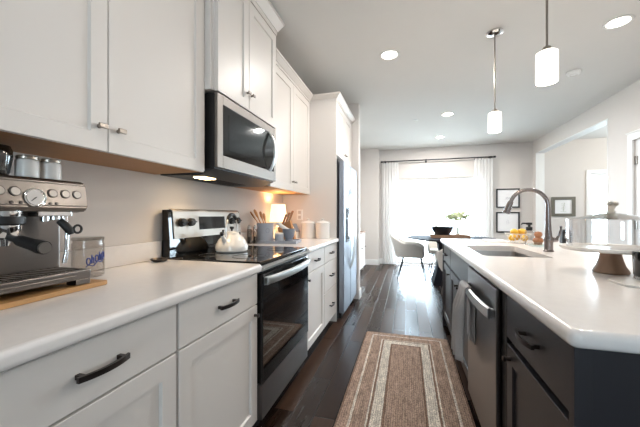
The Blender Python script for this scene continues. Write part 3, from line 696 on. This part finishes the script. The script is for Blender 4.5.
# ------------------------------------------------------------------ tray group right of the range
CZ = .9185
t = thing('serving_tray', 'grey wood tray holding crock and mortar beside the range', 'tray', (-1.13, 2.6, CZ))
Tm = Matrix.Translation((-1.14, 2.58, 0)) @ Matrix.Rotation(math.radians(8), 4, 'Z')
mb = MB().box(-.2, .2, -.12, .12, CZ, CZ+.012, .003).box(-.2, .2, -.12, -.11, CZ+.012, CZ+.024, .002).box(-.2, .2, .11, .12, CZ+.012, CZ+.024, .002).box(-.2, -.19, -.11, .11, CZ+.012, CZ+.024, .002).box(.19, .2, -.11, .11, CZ+.012, CZ+.024, .002)
mb.xf(Tm).build('tray', 'grey_c', t)
TZ = CZ+.0125
def tp(x, y): v = Tm @ Vector((x, y, 0)); return v.x, v.y
cx, cy = tp(-.105, -.035)
t = thing('utensil_crock', 'blue-grey ceramic crock holding wooden spoons', 'crock', (cx, cy, TZ))
MB().lathe([(0, TZ), (.07, TZ), (.075, TZ+.006), (.073, TZ+.08), (.077, TZ+.165), (.0735, TZ+.165), (.069, TZ+.08), (.069, TZ+.012), (0, TZ+.01)], (cx, cy, 0), 36).build('body', 'grey_c', t)
mb = MB().tube([(cx+.0768*math.cos(-.85+.2*math.cos(q*PI/10)), cy+.0768*math.sin(-.85+.2*math.cos(q*PI/10)), TZ+.1+.02*math.sin(q*PI/10)) for q in range(20)], .0016, 6, closed=True)
mb.build('emblem', 'dgrey_c', t)
for (dx, dy, tx, ty, hh, lb) in ((.045, .02, -.12, -.06, .27, 'wooden spoon leaning leftmost out of the utensil crock'), (.045, -.01, -.08, -.06, .29, 'wooden spoon leaning second from the left in the utensil crock'), (.03, .04, -.045, -.015, .272, 'wooden spoon leaning third from the left in the utensil crock'), (.04, .01, 0, -.035, .255, 'wooden spoon standing rightmost in the utensil crock')):
    p0 = Vector((cx+dx*.7, cy+dy*.7, TZ+.02)); p1 = Vector((cx+tx, cy+ty, TZ+hh)); v = p1-p0
    o = MB().tube([p0, p0+v*.7, p0+v*.78, p0+v*.88, p0+v*.97, p1], [.006, .008, .016, .022, .017, .005], 10, flat=.4).build('wooden_spoon', 'oak', None)
    tag(o, lb, 'spoon', 'wooden spoons in the crock')
for dx, dy, lb in ((-.04, -.105, 'clear acrylic pepper mill beside the kettle, the left one of the pair'), (.0, -.075, 'clear acrylic salt mill between the kettle and the crock, the right one of the pair')):
    mx_, my_ = -1.285+dx, 2.50+dy
    t = thing('grinder_mill', lb, 'mill', (mx_, my_, CZ), 'acrylic mills by the range')
    MB().lathe([(0, CZ), (.02, CZ), (.02, CZ+.12), (.017, CZ+.13), (0, CZ+.13)], (mx_, my_, 0), 20).build('body', 'acrylic', t)
    MB().lathe([(0, CZ+.004), (.012, CZ+.004), (.012, CZ+.06), (0, CZ+.06)], (mx_, my_, 0), 14).build('filling', 'pewter', t)
    MB().lathe([(.018, CZ+.1305), (.018, CZ+.15), (.008, CZ+.155), (.009, CZ+.165), (0, CZ+.168)], (mx_, my_, 0), 20).build('cap', 'steel_h', t)
cx, cy = tp(.035, -.07)
t = thing('small_jar', 'small pale lidded jar at the front of the grey tray', 'jar', (cx, cy, TZ))
MB().lathe([(0, TZ), (.036, TZ), (.04, TZ+.005), (.04, TZ+.06), (.037, TZ+.068), (0, TZ+.068)], (cx, cy, 0), 28).build('body', 'grey_c', t)
MB().lathe([(0, TZ+.0685), (.039, TZ+.0685), (.039, TZ+.078), (.03, TZ+.082), (0, TZ+.083)], (cx, cy, 0), 28).build('lid', 'white_c', t)
cx, cy = tp(.11, -.015)
t = thing('mortar', 'slate grey mortar bowl on the tray with a pale pestle leaning out', 'mortar', (cx, cy, TZ))
MB().lathe([(0, TZ), (.035, TZ), (.037, TZ+.01), (.032, TZ+.02), (.05, TZ+.055), (.06, TZ+.115), (.054, TZ+.115), (.044, TZ+.06), (.02, TZ+.035), (0, TZ+.032)], (cx, cy, 0), 32).build('bowl', 'dgrey_c', t)
o = MB().tube([(cx+.02, cy+.0, TZ+.055), (cx, cy-.005, TZ+.095), (cx-.07, cy-.025, TZ+.145), (cx-.1, cy-.033, TZ+.168)], [.018, .02, .017, .014], 14).build('pestle', 'white_c', None)
tag(o, 'pale stone pestle leaning out of the slate grey mortar', 'pestle')
# lamp
LX, LY = -1.268, 2.89
t = thing('table_lamp', 'small lit table lamp with white shade on the right-hand counter', 'lamp', (LX, LY, CZ))
MB().lathe([(0, CZ), (.05, CZ), (.052, CZ+.008), (.02, CZ+.02), (.028, CZ+.06), (.034, CZ+.1), (.018, CZ+.14), (.008, CZ+.15), (.008, CZ+.2), (0, CZ+.2)], (LX, LY, 0), 28).build('base', 'white_c', t)
MB().lathe([(.092, CZ+.18), (.07, CZ+.36), (.068, CZ+.36), (.090, CZ+.18)], (LX, LY, 0), 36).build('shade', 'shade', t)
bl = MB().ball((LX, LY, CZ+.235), (.022, .022, .03)).build('bulb', 'warmglow', t)
l = bpy.data.lights.new('table_lamp_bulb', 'POINT'); l.energy = 6; l.color = (1, .62, .3); l.shadow_soft_size = .03
o = bpy.data.objects.new('table_lamp_bulb', l); o.location = (LX, LY, CZ+.30); COL.objects.link(o)
# knife block
t = thing('knife_block', 'orange wood knife block with knives behind the mortar', 'knife block', (-1.12, 2.9, CZ))
K = Matrix.Translation((-1.13, 2.80, CZ)) @ Matrix.Rotation(math.radians(10), 4, 'Z')
MB().prism([(-.06, 0), (.08, 0), (.03, .20), (-.09, .13)], 'y', -.045, .045).xf(K).build('block', 'oak', t)
sl = Vector((-.06, 0, .13)).normalized()
for i in range(3):
    for j in range(2):
        p = Vector((-.06+.085*(i+.3)/2.6, -.022+.044*j, .15+.047*(i+.3)/2.6)); dirv = Vector((.42, 0, .9)) if False else Vector((.35, 0, .93))
        mb = MB(); mb.tube([p, p+dirv*.05, p+dirv*.11], [.008, .009, .011], 10, flat=.65); mb.xf(K)
        mb.build('knife_handle', 'walnut' if j else 'copper', t)
# recipe box / angled white holder
t = thing('napkin_holder', 'white slant-top holder between the knife block and canisters', 'holder', (-1.16, 3.08, CZ))
MB().prism([(-.07, 0), (.06, 0), (.06, .07), (.02, .15), (-.07, .155)], 'y', -.05, .05).xf(Matrix.Translation((-1.19, 3.09, CZ))).build('box', 'white_c', t)
MB().prism([(.062, .072), (.065, .075), (.024, .158), (-.07, .163), (-.07, .1555), (.0215, .152)], 'y', -.053, .053).xf(Matrix.Translation((-1.19, 3.09, CZ))).build('lid', 'dgrey_c', t)
for x, y, lb in ((-1.035, 3.165, 'white lidded canister left of its twin on the right-hand counter'), (-.872, 3.165, 'white lidded canister nearest the refrigerator')):
    t = thing('canister', lb, 'canister', (x, y, CZ), 'white canisters')
    MB().lathe([(0, CZ), (.07, CZ), (.075, CZ+.005), (.079, CZ+.15), (.076, CZ+.155), (0, CZ+.155)], (x, y, 0), 36).build('body', 'white_c', t)
    MB().lathe([(0, CZ+.1555), (.08, CZ+.1555), (.081, CZ+.165), (.066, CZ+.18), (.03, CZ+.19), (.012, CZ+.192), (.013, CZ+.2), (.018, CZ+.208), (.01, CZ+.215), (0, CZ+.216)], (x, y, 0), 36).build('lid', 'white_c', t)
t = thing('wall_outlet', 'white electrical outlet on the tall white panel above the canisters', 'outlet', (-1.17, 3.2645, 1.12))
MB().box(-1.205, -1.135, 3.258, 3.2645, 1.115, 1.23, .002).build('plate', 'trim', t)
for z_ in (1.128, 1.183): MB().box(-1.187, -1.153, 3.2555, 3.258, z_, z_+.034, .002).build('socket', 'dial', t)

# ------------------------------------------------------------------ ceiling fixtures
def downlight(x, y, label, watt=16):
    t = thing('recessed_light', label, 'ceiling light', (x, y, H-.004), 'recessed ceiling lights')
    MB().lathe([(.072, H-.0005), (.095, H-.0005), (.095, H-.004), (.09, H-.008), (.072, H-.006)], (x, y, 0), 32).build('trim_ring', 'trim', t)
    MB().lathe([(0, H-.001), (.0715, H-.001), (.0715, H-.004), (0, H-.004)], (x, y, 0), 32).build('diffuser', 'glow', t)
    l = bpy.data.lights.new('downlight_lamp', 'AREA'); l.shape = 'DISK'; l.size = .14; l.energy = watt; l.color = (1, .955, .915)
    o = bpy.data.objects.new('downlight_lamp', l); o.location = (x, y, H-.012); COL.objects.link(o)
downlight(-.163, 3.02, 'recessed ceiling light above the aisle, nearest the left cabinets')
downlight(1.63, 3.01, 'recessed ceiling light at the top right, right of the pendants')
downlight(.60, 5.04, 'recessed ceiling light beyond the pendants, above the dining table', 34)
downlight(.63, 6.48, 'recessed ceiling light nearest the curtained window', 34)
for x in (-.3, 1.63):  # lamps without fixtures, added above the frame to light the near kitchen
    l = bpy.data.lights.new('added_overhead_lamp', 'AREA'); l.shape = 'DISK'; l.size = .14; l.energy = 4; l.color = (1, .955, .915)
    o = bpy.data.objects.new('added_overhead_lamp', l); o.location = (x, .6, H-.012); COL.objects.link(o)
def pendant(x, y, label):
    t = thing('pendant_light', label, 'pendant light', (x, y, 1.87), 'pendant lights over the island')
    MB().lathe([(0, H-.0005), (.065, H-.0005), (.066, H-.012), (.05, H-.024), (.012, H-.03), (0, H-.03)], (x, y, 0), 32).build('canopy', 'chrome', t)
    MB().tube([(x, y, H-.028), (x, y, 2.4)], .006, 10).tube([(x, y, 2.41), (x, y, 2.385)], .008, 10).tube([(x, y, 2.39), (x, y, 2.055)], .006, 10).build('rod', 'nickel', t)
    MB().lathe([(0, 2.062), (.018, 2.062), (.022, 2.05), (.034, 2.042), (.034, 2.036), (0, 2.036)], (x, y, 0), 28).build('socket', 'nickel', t)
    MB().lathe([(.03, 2.0355), (.043, 2.035), (.049, 2.03), (.050, 1.88), (.047, 1.875), (.045, 1.88), (.044, 2.025), (.03, 2.031)], (x, y, 0), 36).build('shade', 'opal', t)
    MB().ball((x, y, 1.97), (.028, .028, .04)).build('bulb', 'glow', t)
    l = bpy.data.lights.new('pendant_lamp', 'POINT'); l.energy = 8; l.color = (1, .88, .74); l.shadow_soft_size = .05
    o = bpy.data.objects.new('pendant_lamp', l); o.location = (x, y, 1.84); COL.objects.link(o)
pendant(.715, 2.89, 'pendant light with white glass shade hanging over the far end of the island')
pendant(.715, 1.89, 'pendant light with white glass shade hanging nearest the camera over the island')
t = thing('smoke_detector', 'round white smoke detector on the ceiling right of the near pendant', 'smoke detector', (1.735, 3.93, H-.03))
MB().lathe([(0, H-.0005), (.065, H-.0005), (.066, H-.015), (.055, H-.028), (.02, H-.034), (0, H-.034)], (1.735, 3.93, 0), 32).build('housing', 'trim', t)
MB().lathe([(.03, H-.033), (.034, H-.0345), (.034, H-.036), (.03, H-.036)], (1.735, 3.93, 0), 24).build('vent_ring', 'dial', t)
o = MB().lathe([(0, H-.0005), (.038, H-.0005), (.038, H-.006), (.015, H-.012), (0, H-.014)], (.14, 5.2, 0), 24).build('sprinkler_cap', 'trim', None)
tag(o, 'small white round sprinkler cap on the ceiling left of the dining light', 'sprinkler cap')

t = thing('added_flush_light', 'added flush ceiling light, unseen, brightening the side room beyond the opening', 'ceiling light', (4.3, 5.9, H-.09))  # unseen fixture, added because the side room came out too dark
MB().lathe([(0, H-.0005), (.17, H-.0005), (.17, H-.02), (0, H-.02)], (4.3, 5.9, 0), 36).build('base', 'nickel', t)
MB().lathe([(.155, H-.0205), (.15, H-.05), (.10, H-.08), (0, H-.09)], (4.3, 5.9, 0), 36).build('shade', 'opal', t)
l = bpy.data.lights.new('added_flush_lamp', 'POINT'); l.energy = 45; l.color = (1, .9, .75); l.shadow_soft_size = .12
o = bpy.data.objects.new('added_flush_lamp', l); o.location = (4.3, 5.9, H-.25); COL.objects.link(o)

# ------------------------------------------------------------------ curtains
t = thing('curtain_rod', 'black curtain rod with end caps above the dining window', 'curtain rod', (.62, 7.33, 2.42))
RZ = 2.425
MB().tube([(-.56, 7.345, RZ), (1.80, 7.345, RZ)], .014, 12).build('rod', 'frame_b', t)
for x in (-.575, 1.815): MB().tube([(x-.02, 7.345, RZ), (x+.02, 7.345, RZ)], .022, 14).build('finial', 'frame_b', t)
for x in (-.50, .42, 1.74): MB().box(x-.008, x+.008, 7.35, 7.449, RZ-.012, RZ+.012, .002).tube([(x-.012, 7.345, RZ), (x+.012, 7.345, RZ)], .021, 12).box(x-.02, x+.02, 7.443, 7.4495, RZ-.045, RZ+.035, .002).build('bracket', 'frame_b', t)
def curtain(x0, x1, label, seed):
    rnd = random.Random(seed); n = 90; m = 16; bm = bmesh.new(); G = []
    ph = rnd.random()*6; nf = (x1-x0)/.062
    for j in range(m+1):
        z = .015+(RZ-.032-.015)*j/m; row = []
        for i in range(n+1):
            u = i/n; a = u*nf*2*PI+ph
            am = .026*(.85+.3*math.sin(3*u+ph)) * (1-.25*j/m)
            row.append(bm.verts.new((x0+(x1-x0)*u+.007*math.sin(2*a+z), 7.345+am*math.sin(a+.25*math.sin(z*1.5+u*4)), z)))
        G.append(row)
    for j in range(m):
        for i in range(n): bm.faces.new((G[j][i], G[j][i+1], G[j+1][i+1], G[j+1][i]))
    mb = MB(); mb.bm.free(); mb.bm = bm
    o = mb.build('curtain', 'curtain', None, smooth=180)
    for i in range(6):
        x = x0+.02+(x1-x0-.04)*i/5
        MB().tube(arc((x, 7.345, RZ-.008), .024, 0, 345, 20, 'yz'), .0025, 6, closed=True).box(x-.003, x+.003, 7.342, 7.348, RZ-.05, RZ-.032).build('curtain_ring', 'frame_b', o)
    return tag(o, label, 'curtain', 'white curtains')
curtain(-.56, -.20, 'white sheer curtain panel at the left side of the dining window', 1)
curtain(1.40, 1.79, 'white sheer curtain panel at the right side of the dining window', 2)

# ------------------------------------------------------------------ pictures
def picture(label, x0, x1, z0, z1, fw, fm, art, matw=0):
    t = thing('framed_picture', label, 'picture', ((x0+x1)/2, YB-.012, z0), 'framed pictures' if fm == 'frame_b' else None)
    y0, y1 = YB-.026, YB-.001
    MB().box(x0, x0+fw, y0, y1, z0, z1, .002).box(x1-fw, x1, y0, y1, z0, z1, .002).box(x0+fw, x1-fw, y0, y1, z1-fw, z1, .002).box(x0+fw, x1-fw, y0, y1, z0, z0+fw, .002).build('frame', fm, t)
    pp = MB().box(x0+fw, x1-fw, y1-.01, y1, z0+fw, z1-fw).build('paper', 'paper', t)
    xc, zc = (x0+x1)/2, (z0+z1)/2; y = y1-.0108
    mb = MB(); art(mb, xc, y, zc)
    mb.build('print', 'ink' if fm == 'frame_b' else 'sage', pp)
def art_a(mb, x, y, z):
    for i in range(5): mb.box(x-.04+i*.018, x-.03+i*.018, y-.0004, y+.0004, z-.01-.006*(i % 2), z+.012+.008*(i % 3))
    mb.box(x-.06, x+.06, y-.0004, y+.0004, z-.03, z-.026)
def art_b(mb, x, y, z):
    for i in range(4): mb.tube([(x+.03*math.cos(q*PI/8)*(1-.15*i), y, z+.02*i-.02+.02*math.sin(q*PI/8)) for q in range(16)], .0012, 4, closed=True)
def art_c(mb, x, y, z):
    mb.tube([(x, y, z-.1), (x+.005, y, z-.02), (x+.018, y, z+.08)], .0035, 6)
    for k in (-1, 1):
        for j in range(4): mb.tube([(x+.003*j, y, z-.06+.035*j), (x+k*.035, y, z-.035+.035*j)], .002, 5)
    mb.tube([(x-.05, y, z-.1), (x+.05, y, z-.1)], .002, 5)
picture('black framed print on the dining wall, upper of the two beside the curtain', 1.865, 2.315, 1.325, 1.74, .028, 'frame_b', art_a)
picture('black framed print on the dining wall, lower of the two beside the curtain', 1.865, 2.315, .79, 1.235, .028, 'frame_b', art_b)
picture('grey pewter framed botanical drawing on the wall of the side room', 2.895, 3.315, 1.14, 1.545, .06, 'frame_g', art_c)

# ------------------------------------------------------------------ dining set
TX, TY, TZt = .70, 5.62, .785
t = thing('dining_table', 'round charcoal dining table on a flared pedestal before the window', 'table', (TX, TY, 0))
MB().lathe([(0, TZt-.03), (.62, TZt-.03), (.69, TZt-.018), (.70, TZt-.008), (.695, TZt), (0, TZt)], (TX, TY, 0), 72).build('tabletop', 'table', t)
prof = [(.20, 0), (.198, .03), (.16, .2), (.125, .4), (.115, .55), (.13, .68), (.17, TZt-.0305)]
mb = MB(); mb.rings([[(TX-.03+r*1.25*a, TY+r*1.25*b, z) for a, b in ((-1, -1), (1, -1), (1, 1), (-1, 1))] for r, z in prof]); mb.build('pedestal', 'table', t)
def make_chair(label):
    t = thing('dining_chair', label, 'chair', (0, 0, 0), 'upholstered dining chairs', 0, True)
    # seat cushion
    mb = MB(); slab(mb, rrect(-.18, .265, -.215, .215, .07, 6), .395, .485, .03); mb.build('seat', 'fabric', t)
    # bucket shell : U path, heights rising to the back
    path = []
    for i in range(7): path.append((.27-.37*i/6, -.245, 0))
    for i in range(1, 14):
        a = math.radians(270-180*i/14); path.append((-.10+.135*math.cos(a)*1.0, .245*math.sin(a), 1))
    for i in range(7): path.append((-.10+.37*i/6, .245, 0))
    bm = bmesh.new(); G = []; nz = 8; N = len(path)
    for k, (x, y, f) in enumerate(path):
        s = k/(N-1); b = 1-abs(2*s-1)          # 0 at fronts, 1 at centre back
        top = .615+.05*math.sin(min(1, b/.45)*PI*.6) if b < .45 else .66+(.80-.66)*((b-.45)/.55)**.75
        if b < .12: top = .56+(.638-.56)*(b/.12)**.6
        back = max(0, (b-.42)/.58)
        row = []
        for j in range(nz+1):
            w_ = j/nz; z = .39+(top-.39)*w_
            lean = -.12*back*w_**1.2; out = 1+.09*w_*(1-back)
            row.append(bm.verts.new((x+lean+(.0 if b > .1 else -.02*(1-w_)), y*out*(1-.10*(1-w_)), z)))
        G.append(row)
    for a in range(N-1):
        for j in range(nz): bm.faces.new((G[a][j], G[a+1][j], G[a+1][j+1], G[a][j+1]))
    mb = MB(); mb.bm.free(); mb.bm = bm
    o = mb.build('backrest', 'fabric', t, smooth=180)
    q = o.modifiers.new('thick', 'SOLIDIFY'); q.thickness = .045; q.offset = 0
    q = o.modifiers.new('round', 'SUBSURF'); q.levels = 1; q.render_levels = 1
    for sx, sy in ((1, 1), (1, -1), (-1, 1), (-1, -1)):
        MB().tube([(.04+sx*.15, sy*.15, .40), (.04+sx*.245, sy*.225, 0)], [.014, .009], 10).build('leg', 'frame_b', t)
    return t
c1 = make_chair('pale upholstered dining chair left of the round table, seen from the side')
c1.location = (.05, 5.98, 0); c1.rotation_euler.z = math.radians(-4)
dup(c1, (.66, 6.62, 0), -PI/2, 'pale upholstered dining chair behind the round table, by the window')
dup(c1, (.70, 4.62, 0), PI/2, 'pale upholstered dining chair at the near side of the table, behind the island')
# table tray, bowl, vase
t = thing('wooden_tray', 'rustic wooden tray with end handles on the dining table', 'tray', (.68, 5.6, TZt))
z = TZt+.0005
MB().box(.385, .99, 5.42, 5.76, z, z+.014, .003).box(.385, .99, 5.42, 5.432, z+.014, z+.05, .003).box(.385, .99, 5.748, 5.76, z+.014, z+.05, .003).box(.385, .40, 5.432, 5.748, z+.014, z+.05, .003).box(.975, .99, 5.432, 5.748, z+.014, z+.05, .003).build('tray', 'tray', t)
for x in (.393, .983): MB().tube([(x, 5.52, z+.045), (x, 5.52, z+.1), (x, 5.66, z+.1), (x, 5.66, z+.045)], .006, 8).build('handle', 'charcoal', t)
o = MB().lathe([(0, z+.015), (.08, z+.015), (.09, z+.02), (.15, z+.10), (.185, z+.185), (.178, z+.185), (.14, z+.10), (.075, z+.03), (0, z+.028)], (.58, 5.59, 0), 40).build('serving_bowl', 'frame_b', None)
tag(o, 'wide black bowl on the wooden tray on the dining table', 'bowl')
t = thing('flower_vase', 'small glass vase of cream-green blossoms behind the wooden tray', 'vase', (.865, 5.83, TZt+.0005))
VX, VY = .865, 5.85
t.location = (VX, VY, z); ORG[t] = Vector((VX, VY, z))
MB().lathe([(0, z), (.035, z), (.05, z+.03), (.045, z+.1), (.028, z+.15), (.036, z+.185), (.033, z+.185), (.025, z+.15), (.042, z+.1), (.046, z+.03), (0, z+.006)], (VX, VY, 0), 28).build('vase', 'acrylic', t)
rnd = random.Random(8); heads = [(-.15, .02, .33), (-.07, -.06, .37), (.0, .04, .40), (.085, -.04, .385), (.16, .03, .34), (-.01, -.05, .32), (.05, .08, .35), (-.1, .09, .35)]
for hx, hy, hz in heads:
    mb = MB().tube([(VX, VY, z+.02), (VX+hx*.2, VY+hy*.2, z+.19), (VX+hx*.8, VY+hy*.8, z+hz-.03)], .0025, 6)
    mb.build('stem', 'leaf', t)
    mb = MB()
    for k in range(60):
        a = rnd.random()*2*PI; c_ = rnd.uniform(-.6, 1); s_ = math.sqrt(1-c_*c_); r = .055
        mb.ball((VX+hx+r*s_*math.cos(a), VY+hy+r*s_*math.sin(a), z+hz+r*1.0*c_), (.015, .015, .011), 6)
    mb.build('blossom', 'bloom', t)
mb = MB()
for k in range(9):
    a = k*2*PI/9+.3; L_ = .10
    p = [Vector((VX+q*L_*math.cos(a), VY+q*L_*math.sin(a), z+.2+.11*q-.08*q*q)) for q in (.15, .45, .75, 1)]
    mb.tube(p, [.006, .022, .018, .002], 8, flat=.15)
mb.build('foliage', 'leaf', t)
t = thing('bud_vase', 'slim clear bud vase with a tiny sprig behind the black bowl', 'vase', (.53, 5.95, z))
MB().lathe([(0, z), (.022, z), (.024, z+.05), (.01, z+.11), (.009, z+.17), (.006, z+.17), (.007, z+.11), (.018, z+.05), (0, z+.005)], (.53, 5.95, 0), 20).build('vase', 'glass', t)
MB().tube([(.53, 5.95, z+.01), (.532, 5.95, z+.2), (.535, 5.95, z+.27)], [.002, .002, .004], 6).ball((.535, 5.95, z+.275), (.014, .014, .03), 10).build('sprig', 'ink', t)
# sideboard beyond the stub wall
t = thing('sideboard', 'white sideboard with a wood top along the left wall past the refrigerator', 'sideboard', (-1.13, 5.9, 0))
MB().box(XL+.016, -.89, 5.2, 6.62, .08, .79, .003).build('body', 'cab', t)
MB().box(XL+.014, -.865, 5.18, 6.64, .791, .825, .004).build('top', 'tray', t)
for i in range(3):
    y = 5.215+i*.468; dr = shaker(MB(), -.8895, 1, y, y+.455, .1, .78, .055, .018).build('door', 'cab', t); knob(dr, -.8715, 1, y+.41, .5, 'bronze', .01)
for x in (XL+.05, -.93):
    for y in (5.25, 6.57): MB().box(x-.02, x+.02, y-.02, y+.02, 0, .079).build('foot', 'cab', t)

# ------------------------------------------------------------------ island things
IZ = .9185
CX, CY = .855, 1.63
t = thing('cake_stand', 'white cake plate on a flared wooden foot on the island', 'cake stand', (CX, CY, IZ))
MB().lathe([(0, IZ), (.060, IZ), (.063, IZ+.004), (.060, IZ+.014), (.050, IZ+.03), (.042, IZ+.055), (.037, IZ+.078), (.038, IZ+.092), (0, IZ+.092)], (CX, CY, 0), 40).build('foot', 'walnut', t)
MB().lathe([(0, IZ+.0925), (.11, IZ+.0925), (.165, IZ+.097), (.176, IZ+.104), (.178, IZ+.112), (.172, IZ+.114), (.16, IZ+.108), (0, IZ+.106)], (CX, CY, 0), 72).build('plate', 'marble', t)
z = IZ+.1085
t = thing('cake_dome', 'clear glass cake dome with a crown-shaped knob covering the cake plate', 'cake dome', (CX, CY, z))
MB().lathe([(.148, z), (.1515, z), (.1515, z+.113), (.1545, z+.118), (.154, z+.124), (.148, z+.124), (.147, z+.113)], (CX, CY, 0), 72).build('wall', 'dome', t)
MB().lathe([(.1535, z+.1245), (.12, z+.131), (.075, z+.141), (.04, z+.149), (.02, z+.153), (0, z+.153), (0, z+.149), (.02, z+.149), (.075, z+.137), (.15, z+.1243)], (CX, CY, 0), 64).build('lid', 'lidglass', t)
kz = z+.1535
kb = MB().lathe([(.014, kz), (.02, kz+.004), (.012, kz+.012), (.016, kz+.02), (.02, kz+.03), (.018, kz+.036), (0, kz+.034)], (CX, CY, 0), 20)
for i in range(6):
    a = i*PI/3; kb.ball((CX+.021*math.cos(a), CY+.021*math.sin(a), kz+.038), .0095, 10)
kb.ball((CX, CY, kz+.042), .011, 12)
kb.build('knob', 'lidglass', t)
o = MB(); slab(o, [(.89+.165*math.cos(PI/8+i*PI/4), 1.375+.125*math.sin(PI/8+i*PI/4)) for i in range(8)], IZ, IZ+.008, .002)
o = o.build('marble_board', 'marble'); tag(o, 'flat white marble board under the dark cup at the right edge', 'board')
t = thing('dark_cup', 'dark smoked glass cup on the marble board at the right edge', 'cup', (.915, 1.50, IZ+.0085))
z = IZ+.0085; CX2, CY2 = .872, 1.435
t.location = (CX2, CY2, z); ORG[t] = Vector((CX2, CY2, z))
MB().lathe([(0, z+.012), (.041, z+.012), (.043, z+.02), (.046, z+.105), (.043, z+.105), (.040, z+.022), (0, z+.02)], (CX2, CY2, 0), 32).build('cup', 'smoked', t)
MB().lathe([(0, z), (.04, z), (.042, z+.003), (.041, z+.0115), (0, z+.0115)], (CX2, CY2, 0), 32).build('base', 'acrylic', t)
# fruit basket with lemons
BX, BY = .955, 3.11
t = thing('fruit_basket', 'white wire fruit basket with lemons behind the sink', 'basket', (BX, BY, IZ))
mb = MB().tube(arc((BX, BY, IZ+.085), .10, 0, 350, 35, 'xy'), .003, 6, closed=True).tube(arc((BX, BY, IZ+.004), .055, 0, 350, 30, 'xy'), .003, 6, closed=True)
for i in range(16):
    for tw in (-.5, .5):
        a = i*2*PI/16
        mb.tube([(BX+(.055+.045*q)*math.cos(a+tw*q), BY+(.055+.045*q)*math.sin(a+tw*q), IZ+.004+.081*q) for q in (0, .33, .66, 1)], .0018, 5)
mb.lathe([(0, IZ+.002), (.055, IZ+.002), (.055, IZ+.0055), (0, IZ+.0055)], (BX, BY, 0), 24)
mb.build('basket', 'white_c', t)
for dx, dy, dz, rz, lb in ((-.045, -.02, .05, .3, 'lemon at the left of the wire basket'), (.04, -.03, .05, 1.2, 'lemon at the right of the wire basket'), (.0, .05, .05, 2.0, 'lemon at the back of the wire basket'), (-.03, .0, .098, .8, 'lemon on top of the pile, left of its neighbour'), (.035, .01, .1, 2.3, 'lemon on top of the pile, right of its neighbour')):
    o = MB().lathe([(0, -.042), (.006, -.038), (.02, -.03), (.029, -.012), (.03, .008), (.022, .028), (.008, .038), (.005, .043), (0, .045)], (0, 0, 0), 18, 'x').xf(Matrix.Rotation(rz, 4, 'Z')).xf(Matrix.Translation((BX+dx, BY+dy, IZ+dz))).build('lemon', 'lemon', None)
    tag(o, lb, 'lemon', 'lemons in the basket')
# soap bottle
PX, PY = .985, 2.94
t = thing('soap_dispenser', 'clear soap bottle with a black pump behind the sink', 'soap dispenser', (PX, PY, IZ))
MB().lathe([(0, IZ), (.03, IZ), (.033, IZ+.004), (.033, IZ+.1), (.028, IZ+.115), (.014, IZ+.122), (0, IZ+.122)], (PX, PY, 0), 28).build('bottle', 'jarglass', t)
MB().lathe([(0, IZ+.1225), (.024, IZ+.1225), (.024, IZ+.15), (.01, IZ+.153), (.01, IZ+.168), (.022, IZ+.17), (.022, IZ+.188), (0, IZ+.19)], (PX, PY, 0), 22).tube([(PX, PY, IZ+.18), (PX-.05, PY-.005, IZ+.182), (PX-.062, PY-.006, IZ+.172)], [.008, .007, .005], 10).build('pump', 'black', t)
# wooden scrubber
t = thing('dish_brush', 'round wooden knob-handled brush resting on a glass dish beside the faucet', 'brush', (1.0, 2.80, IZ))
QX, QY = 1.0, 2.80
z = IZ+.016
MB().lathe([(0, z), (.028, z), (.03, z+.02), (0, z+.0205)], (QX, QY, 0), 22).build('bristles', 'walnut', t)
MB().lathe([(0, z+.021), (.034, z+.021), (.037, z+.035), (.03, z+.05), (.018, z+.058), (.026, z+.072), (.029, z+.084), (.022, z+.1), (0, z+.106)], (QX, QY, 0), 24).build('handle', 'copper', t)
o = MB().lathe([(0, IZ), (.05, IZ), (.062, IZ+.008), (.075, IZ+.022), (.071, IZ+.022), (.058, IZ+.012), (.0, IZ+.0155)], (QX, QY, 0), 32).build('soap_dish', 'glass', None)
tag(o, 'shallow clear glass dish under the wooden brush beside the faucet', 'dish')
# folded cloth + black tin
t = thing('folded_cloth', 'folded white cloth at the far end of the island countertop', 'cloth', (.80, 3.2, IZ))
mb = MB(); slab(mb, rrect(.70, .90, 3.14, 3.33, .02, 4), IZ, IZ+.008, .003); mb.build('lower_fold', 'paper', t)
mb = MB(); slab(mb, rrect(.705, .88, 3.16, 3.325, .02, 4), IZ+.0085, IZ+.018, .004); mb.build('upper_fold', 'paper', t)
t = thing('black_canister', 'small black canister with a pale label near the far right of the island', 'canister', (1.36, 3.22, IZ))
MB().box(1.325, 1.395, 3.19, 3.25, IZ, IZ+.11, .006).build('body', 'black', t)
MB().box(1.343, 1.377, 3.188, 3.1898, IZ+.045, IZ+.085).build('label', 'dial', t)
MB().box(1.33, 1.39, 3.195, 3.245, IZ+.1105, IZ+.122, .004).build('lid', 'charcoal', t)
